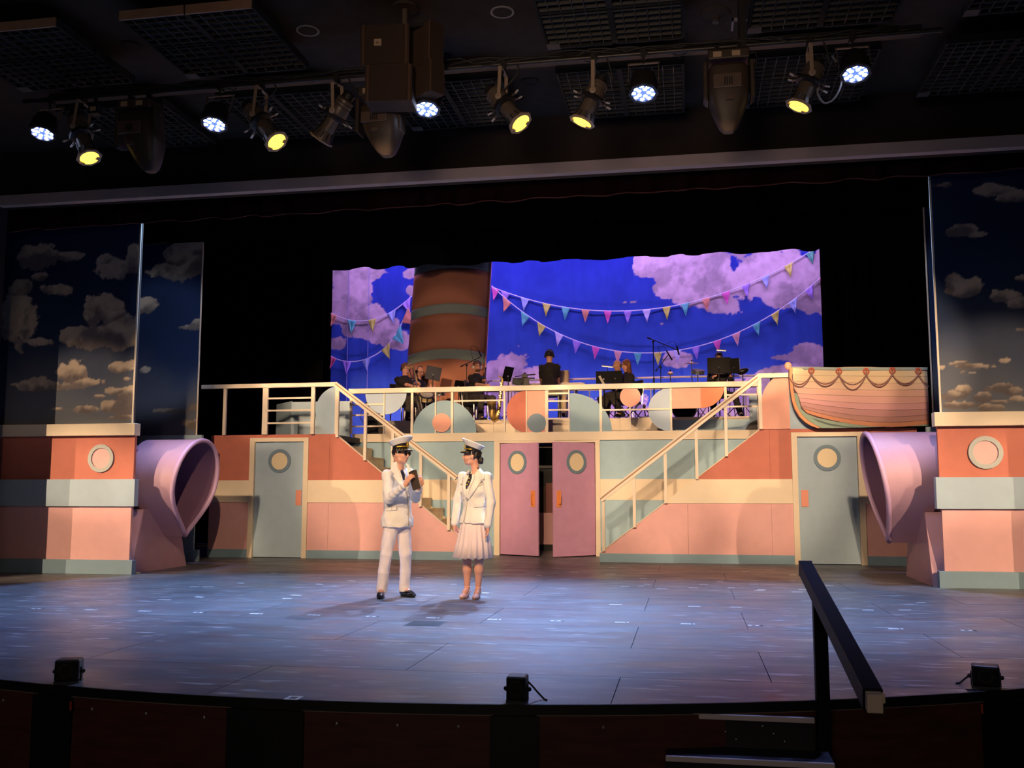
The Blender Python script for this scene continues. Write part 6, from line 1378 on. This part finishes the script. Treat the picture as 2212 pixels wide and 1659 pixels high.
# reed player
p, J, B = musician('seated person with glasses, headphones with a white cup and short beard, holding a clarinet', (1031, 792), YM, (.42, -.90, .0), (.78, -.62, 0), (1047, 832, -.42), (1049, 822, -.40), hair='short', hairm=mat('hair_ginger', (.16, .07, .035), .6), phones=mat('cup_white', (.75, .73, .7), .4), spec=True)
Fh = frame(J['d_head']); h = J['head']; Q = Vox(h-.16, h+.12, .008); Q.ell(h+Fh[1]*.035-Fh[2]*.075, (.062, .062, .055), Fh); Q.ell(h+Fh[1]*.06-Fh[2]*.0, (.08, .09, .062), Fh, .01, 'sub'); Q.folds(.003, 60, 3); Q.obj('beard', MATS['hair_ginger'], p)
ch3 = chair(J, (.78, -.62, 0), 'black chair with a dark coat over its back under the clarinet player')
pe = J['pelvis']; Q = Vox(pe-.5, pe+.55, .012); c0 = pe-nrm((.78, -.62, 0))*.27; Bx = frame((.78, -.62, 0))
Q.cap(c0+U*.34-Bx[0]*.17, c0+U*.34+Bx[0]*.17, .05, .05, .03); Q.ell(c0+U*.05, (.24, .075, .36), Bx, .05); Q.ell(c0-U*.22+Bx[0]*.05, (.20, .08, .22), Bx, .05); Q.folds(.014, 17, 8, .3)
Q.obj('coat', CLOTHK, None, label='dark coat hanging over the clarinet player\'s chair back', cat='coat')
a, b = np.array(PY(1050, 788, YM-.42)), np.array(PY(1046, 846, YM-.44)); d = nrm(b-a); t = thing('clarinet', 'dark clarinet with silver keys held upright by the bearded player', 'clarinet', b)
L = float(np.linalg.norm(b-a)); build('clarinet_body', MB().lathe([(.006, 0), (.010, .05), (.014, .06), (.014, L*.85), (.020, L*.93), (.034, L)], a, tuple(d), 12), BLK, t, smooth=True)
kk = MB()
for i in range(8): kk.ball(a+d*(.12+.055*i)+np.array([.004, -.016, 0]), (.010, .006, .010), None, 8, 5)
build('keys', kk, CHR, t, smooth='all'); build('ligature', MB().lathe([(.013, .03), (.015, .05), (.013, .07)], a, tuple(d), 10), CHR, t)
# saxophone on its stand
t = thing('saxophone', 'gold saxophone standing upright on a floor stand before the clarinet player', 'saxophone', PY(1072, 905, YM-.55)); Yx = YM-.6
S = lambda x, y, dy=0: PY(x, y, Yx+dy)
pts = smooth_path([S(1077, 812), S(1083, 816), S(1085, 824), S(1082, 850), S(1078, 880), S(1073, 900, -.02), S(1067, 905, -.06), S(1063, 897, -.10), S(1063, 882, -.12), S(1061, 868, -.14)], 5)
build('sax_tube', MB().tube(pts, list(np.interp(np.linspace(0, 1, len(pts)), [0, .15, .4, .65, .8, .92, 1], [.012, .022, .038, .056, .066, .078, .105])), 14, cap=False), BRASS, t, smooth='all')
kk = MB()
for i in range(16): q = np.array(S(1084-.55*i*.8, 828+4.5*i))+np.array([.012*(i % 3-1), -.045-.004*(i % 2), 0]); kk.lathe([(0, 0), (.018, 0), (.020, .006), (0, .010)], q, (0.1, -1, 0), 10)
build('keys', kk, mat('brass_light', (.85, .6, .2), .25, 1), t, smooth=True); build('key_rod', MB().tube([np.array(S(1086, 826))+np.array([0, -.04, 0]), np.array(S(1079, 890))+np.array([0, -.05, 0])], .006, 6), BRASS, t)
x, y = S(1074, 900)[0], Yx; build('stand', MB().tube([(x, y+.05, RZ+.02), (x, y+.05, RZ+.35)], .010, 6).tube([(x-.16, y-.1, RZ+.012), (x, y+.05, RZ+.1), (x+.16, y-.1, RZ+.012)], .009, 6).tube([(x, y+.05, RZ+.1), (x, y+.25, RZ+.012)], .009, 6), BLK, t)
# keyboard player, back to the house
p, J, B = musician('person in black t-shirt and khaki trousers with headphones, back turned, at the keyboard', (1187, 768), YM-.1, (.05, 1, -.05), (.04, 1, 0), (1207, 832, .38), (1170, 832, .38), seat=.74, bottom=KHAKI, hair='short', phones=True, knee={'R': ((1216, 855, YM+.2), (1218, 893, YM-.05)), 'L': ((1166, 860, YM+.3), (1168, 893, YM+.2))})
t = thing('piano_bench', 'black bench under the khaki trousered keyboard player', 'bench', (J['pelvis'][0], J['pelvis'][1], RZ)); x, y, z = J['pelvis']
build('seat', MB().boxm(x-.26, x+.26, y-.16, y+.2, z-.19, z-.125), BLK, t, bevel=.02)
for sx in (-1, 1):
    for sy in (-.13, .17): build('leg', MB().bar((x+sx*.22, y+sy, RZ), (x+sx*.22, y+sy, z-.19), .03), BLK, t)
t = thing('keyboard', 'long electric keyboard on a black stand before the standing-height player', 'keyboard', (*PY(1200, 835, YM+.45)[:2], RZ)); t['label'] = 'long electric keyboard on a black stand before the player with turned back'
xa, xb, z = PY(1138, 830, YM+.45)[0], PY(1264, 830, YM+.45)[0], PY(1200, 829, YM+.45)[2]
build('keyboard_body', MB().boxm(xa, xb, YM+.33, YM+.62, z-.10, z), mat('keyboard_pale', (.55, .48, .42), .5), t, bevel=.008); build('white_keys', MB().boxm(xa+.06, xb-.06, YM+.34, YM+.47, z, z+.006), mat('key_white', (.8, .78, .72), .3), t)
bk = MB()
for i in range(36):
    if i % 7 not in (2, 6): bk.boxm(xa+.08+i*(xb-xa-.16)/36, xa+.092+i*(xb-xa-.16)/36, YM+.40, YM+.47, z+.006, z+.014)
build('black_keys', bk, BLK, t)
for sx in (xa+.2, xb-.2): build('stand_leg', MB().bar((sx-.02, YM+.32, RZ), (sx, YM+.6, z-.1), .03).bar((sx, YM+.62, RZ), (sx, YM+.35, z-.1), .03), BLK, t)
t = thing('wooden_box', 'pale wooden box beside the keyboard player\'s right elbow', 'box', PY(1218, 832, YM+.75)); q = PY(1218, 815, YM+.75)
build('box', MB().boxm(q[0]-.11, q[0]+.08, YM+.66, YM+.9, q[2]-.35, q[2]+.15), mat('box_wood', (.55, .42, .26), .7, var=.1), t, bevel=.004); build('slat', MB().boxm(q[0]+.082, q[0]+.115, YM+.66, YM+.9, q[2]-.35, q[2]+.15), mat('box_wood2', (.42, .31, .19), .7), t); build('leg', MB().boxm(q[0]-.1, q[0]-.06, YM+.7, YM+.84, RZ, q[2]-.35).boxm(q[0]+.04, q[0]+.08, YM+.7, YM+.84, RZ, q[2]-.35), BLK, t)
# small mixer and screen on a stand, left of the keyboard player
t = thing('mixer_stand', 'black mixer and tablet clamped on a stand left of the keyboard player', 'mixer', (*PY(1135, 900, YM+.2)[:2], RZ)); q = PY(1135, 820, YM+.2)
build('pole', MB().tube([(q[0], YM+.2, RZ+.1), (q[0], YM+.2, q[2]+.0)], .014, 8), BLK, t); tripod(t, q[0], YM+.2)
build('tray', MB().box((q[0]+.02, YM+.15, q[2]+.02), (.36, .24, .03), Matrix.Rotation(.15, 3, 'X')), BLK, t); build('tablet', MB().box((q[0]-.14, YM+.05, q[2]-.06), (.26, .015, .17), Matrix.Rotation(-.5, 3, 'X') @ Matrix.Rotation(.3, 3, 'Z')), mat('tablet_grey', (.12, .13, .13), .3), t)
build('knob_bank', MB().box((q[0], YM+.1, q[2]+.07), (.12, .1, .07)).ball((q[0]-.0, YM+.1, q[2]+.12), .03, None, 10, 8).tube([(q[0]+.05, YM+.1, q[2]+.09), (q[0]+.24, YM+.1, q[2]+.10)], .015, 6).tube([(q[0]-.05, YM+.1, q[2]+.08), (q[0]-.22, YM+.1, q[2]+.06)], .010, 6), BLK, t); build('bracket', MB().box((q[0]+.05, YM+.04, q[2]-.1), (.12, .03, .2)), BLK, t)
build('cable', MB().tube(smooth_path([(q[0]-.2, YM+.05, q[2]+.02), (q[0]-.24, YM, q[2]-.08), (q[0]-.12, YM-.02, q[2]-.15), (q[0], YM, q[2]-.05)]), .006, 5), CAB, t, smooth='all')
# woman with trumpet stand lamp, and the man behind her
p, J, B = musician('seated person with long auburn hair and dark jacket, looking down at a lit music stand', (1352, 789), YM, (-.86, -.42, -.26), (-.85, -.52, 0), (1335, 838, -.25), (1330, 835, -.35), hair='long', hairm=HAIRA, skin=SKIN2, big=1.12, sleeve='long', fem=True, knee={'R': ((1312, 855, YM-.25), (1300, 893, YM-.2)), 'L': ((1318, 853, YM-.40), (1344, 893, YM-.35))})
chair(J, (-.85, -.52, 0), 'folding chair with chrome legs under the auburn haired person', 'folding')
p, J, B = musician('seated bald person mostly hidden behind the auburn haired person', (1333, 789), YM+.6, (-.75, -.60, -.25), (-.8, -.6, 0), (1318, 835, -.2), (1312, 835, -.3), hair='bald', hairm=BHAIR)
chair(J, (-.8, -.6, 0), 'black chair under the bald person at right')
# percussionist
p, J, B = musician('standing person in black behind a large black music stand among the drums', (1553, 772), YM+.3, (-.05, -.98, -.2), (.10, -.99, 0), (1540, 815, -.3), (1578, 812, -.3), seat=.80, bottom=mat('black_trousers', (.012, .011, .011), .8), hair='short', stand=True, sleeve='long', knee={'R': ((1545, 850, YM+.25), (1540, 893, YM+.3)), 'L': ((1588, 855, YM+.1), (1600, 893, YM-.1))})
# stands
music_stand(936, 806, .34, .28, .22, 'black music stand facing the balding player, before the brown funnel', YM-.3, .30, dm=mat('stand_navy', (.010, .012, .024), .5), roll=.20)
music_stand(1097, 808, .30, .35, 1.05, 'black music stand seen side-on, between clarinet player and keyboard')
music_stand(1304, 815, .33, .20, .05, 'black music stand left of the auburn haired person, with a leaning sheet', YM-.55, .26, sheets=None)
music_stand(1329, 814, .31, .20, -.12, 'black music stand right beside the auburn haired person', YM-.5, .26)
music_stand(1553, 789, .48, .12, .0, 'large black double music stand hiding the percussionist', YM-.35, .33)
music_stand(1585, 790, .24, .15, -.25, 'black music stand with score edge showing, right of the large one', YM-.2, .32, sheets=(.02,))
music_stand(990, 832, .22, .4, .9, 'small black music stand half hidden by the pale rail near the clarinet player', YM-.2, .22)
q = PY(1300, 822, YM-.75); build('sheet_score', MB().box(q, (.05, .01, .22), Matrix.Rotation(-.5, 3, 'Y')), mat('paper'), None, 'white score sheet leaning on the stand of auburn haired person', 'paper')
def stand_lamp(px, py, w, label, Y):
    q = Vector(PY(px, py, Y)); t = thing('stand_lamp', label, 'lamp', q, 'clip lamps on music stands')
    build('lamp_hood', MB().box(q, (w, .045, .022), Matrix.Rotation(.12, 3, 'Y')), mat('lamp_hood_cream', (.45, .40, .32), .5), t, bevel=.004); build('lamp_tube', MB().box(q-Vector((0, 0, .014)), (w*.86, .05, .008), Matrix.Rotation(.12, 3, 'Y')), mat('lamp_glow', (1, .95, .8), .4, emit=(1, .85, .6), estr=1.1), t, 'lit lamp tube'); build('lamp_stem', MB().tube([q, q+Vector((0, .02, -.16))], .008, 6), BLK, t)
stand_lamp(1312, 791, .26, 'lit clip lamp above the stand of auburn haired person', YM-.55)
stand_lamp(1558, 756, .22, 'pale clip lamp above the large black music stand', YM-.4)
# microphones
mic_stand(1008, 905, 789, (995, 792, 1040, 770, 1034, 758, 1040, 770), 'boom microphone stand over the clarinet player', YM+.15)
mic_stand(1411, 905, 738, (1398, 729, 1465, 757, 1462, 748, 1467, 767), 'tall boom microphone stand before the sky, right of the auburn haired person', YM)
mic_stand(1427, 905, 793, (1416, 802, 1444, 766, 1440, 758, 1452, 778), 'shorter boom microphone stand with arm raised right', YM+.2)
# drums
def cymbal(px, py, r, label, Y, hat=False):
    q = Vector(PY(px, py, Y)); t = thing('cymbal', label, 'cymbal', (q.x, q.y, RZ), 'cymbals of the drum kit')
    for k in range(2 if hat else 1): build('cymbal_plate', MB().lathe([(0, .03), (.03, .03), (.05, .014), (r, -.004), (r, 0), (.05, .02), (.03, .036), (0, .036)], q-Vector((0, 0, .03*k)), (.0, -.06, 1), 28), mat('cymbal_bronze', (.75, .50, .26), .3, .9), t, smooth=True)
    build('pole', MB().tube([(q.x, q.y, RZ+.1), (q.x, q.y, q.z+.07)], .010, 8), CHR, t); build('wing_nut', MB().ball(q+Vector((0, 0, .055)), (.018, .018, .022), None, 8, 6), BLK, t); tripod(t, q.x, q.y, .28, .3, CHR)
cymbal(1494, 785, .15, 'pink lit cymbal on a stand left of the large music stand', YM+.1); cymbal(1448, 806, .07, 'small hi-hat pair near the microphone stands', YM+.2, True); cymbal(1552, 808, .16, 'bronze cymbal low before the percussionist', YM-.1)
def drum(px, py, r, h, ax, label, m, Y, stand=True, hm=CHR, sk=None):
    q = Vector(PY(px, py, Y)); d = Vector(ax).normalized(); t = thing('drum', label, 'drum', (q.x, q.y, RZ), 'drums of the kit')
    build('shell', MB().lathe([(r, 0), (r, h)], q, d, 28), m, t, smooth=True); build('drum_skin', MB().lathe([(0, h+.002), (r*.97, h+.002)], q, d, 28).lathe([(0, -.002), (r*.97, -.002)], q, d, 28), sk or mat('drum_skin', (.6, .56, .5), .6), t)
    for z in (0, h): build('hoop', MB().lathe([(r-.01, z-.012), (r+.014, z-.012), (r+.014, z+.012), (r-.01, z+.012)], q, d, 28, True), hm, t, smooth=True)
    F = rot_to(d)
    for k in range(8): p_ = q+F @ Vector((math.cos(PI*k/4)*(r+.012), math.sin(PI*k/4)*(r+.012), h*.5)); build('lug', MB().box(p_, (.02, .02, h*.7), F), hm, t)
    if stand:
        build('pole', MB().tube([(q.x, q.y, RZ+.08), (q.x, q.y, q.z)], .012, 8), CHR, t); tripod(t, q.x, q.y, .22, .3, CHR)
    return t
drum(1507, 806, .13, .06, (.1, -.3, 1), 'small green grey drum pad on a stand beside the cymbal', mat('drum_green', (.12, .16, .13), .4), YM+.15)
drum(1478, 877, .27, .36, (0, 1, 0), 'dark bass drum standing on the riser behind the peach panel', mat('drum_dark', (.03, .022, .02), .3), YM-.05, False, DSTEEL, mat('drum_skin_black', (.02, .018, .017), .5))
drum(1530, 868, .17, .14, (.1, -.15, 1), 'dark snare drum on a chrome stand behind the orange quarter disc', mat('drum_dark'), YM-.2)
drum(920, 862, .15, .12, (.25, -.55, .8), 'pale gold snare drum tipped forward beside the trombone player', mat('drum_gold', (.80, .62, .32), .3, .6), YM-.35)
drum(950, 852, .11, .10, (.1, -.2, 1), 'small black drum on a stand left of the clarinet player', BLK, YM)
t = thing('percussion_bar', 'black electronic percussion block on a pole at the right of the band', 'percussion', (*PY(1604, 806, YM)[:2], RZ)); q = Vector(PY(1604, 802, YM))
build('block', MB().ball(q, (.13, .09, .07), Matrix.Rotation(-.3, 3, 'Y'), 16, 10), BLK, t, smooth='all'); build('pole', MB().tube([(q.x, q.y, RZ+.08), q], .012, 8), CHR, t); build('top_bar', MB().tube([q+Vector((-.16, 0, .05)), q+Vector((.14, 0, .05))], .010, 6), CHR, t); tripod(t, q.x, q.y, .25, .3)
t = thing('bass_pedal', 'black tripod pedal on the riser before the violet sky', 'pedal', (*PY(1392, 900, YM-.2)[:2], RZ)); x, y = PY(1392, 900, YM-.2)[:2]
build('tripod_leg', MB().tube([(x, y, RZ+.26), (x-.16, y-.1, RZ+.01)], .012, 6).tube([(x, y, RZ+.26), (x+.17, y-.08, RZ+.01)], .012, 6).tube([(x, y, RZ+.26), (x+.02, y+.2, RZ+.01)], .012, 6), BLK, t); build('pedal_board', MB().box((x+.03, y-.1, RZ+.03), (.22, .12, .025)), BLK, t); build('pedal_hub', MB().ball((x, y, RZ+.28), .035, None, 10, 8), BLK, t)
# black amplifier behind the left bars
t = thing('amplifier', 'black amplifier with a curled cable at the left end of the riser', 'amplifier', (*PY(803, 905, RY-.4)[:2], 2.36)); ya = RY-.45; xa, xb = PY(789, 900, ya)[0], PY(818, 900, ya)[0]; zt = PY(803, 868, ya)[2]
build('cabinet', MB().boxm(xa, xb, ya, ya+.3, 2.355, zt), BLK, t, bevel=.01); build('grille', MB().boxm(xa+.03, xb-.03, ya-.008, ya, 2.40, zt-.18), mat('speaker_cloth'), t); build('control_strip', MB().boxm(xa+.02, xb-.02, ya-.008, ya, zt-.15, zt-.05), DSTEEL, t)
for k in range(3): build('knob', MB().ball((xa+.07+k*.06, ya-.015, zt-.10), .012, None, 8, 6), CHR, t)
build('cable', MB().tube(smooth_path([(xa, ya, zt-.15), (xa-.08, ya-.02, zt-.2), (xa-.10, ya-.02, zt-.35), (xa-.03, ya-.03, zt-.45), (xa+.05, ya-.03, 2.40)]), .008, 6), CAB, t, smooth='all'); build('handle', MB().tube([(xb, ya+.1, zt-.05), (xb+.04, ya+.1, zt-.08), (xb+.04, ya+.1, zt-.2), (xb, ya+.1, zt-.23)], .01, 6), DSTEEL, t)
t = thing('stage_lamp', 'small dark stage lamp clipped behind the right landing rail', 'stage light', PY(1668, 830, 19.5)); q = Vector(PY(1668, 824, 19.5))
build('lamp_body', MB().lathe([(.04, 0), (.06, .05), (.075, .16), (.0, .16)], q, (.3, .4, .85), 14), FIXD, t, smooth=True); build('lamp_lens', MB().ball(q+Vector((.035, .05, .13)), .05, None, 12, 8), mat('lens_green', (.3, .45, .3), .2), t, smooth='all'); build('lamp_pole', MB().tube([(q.x, q.y, 2.28), q], .012, 6), FIXD, t)
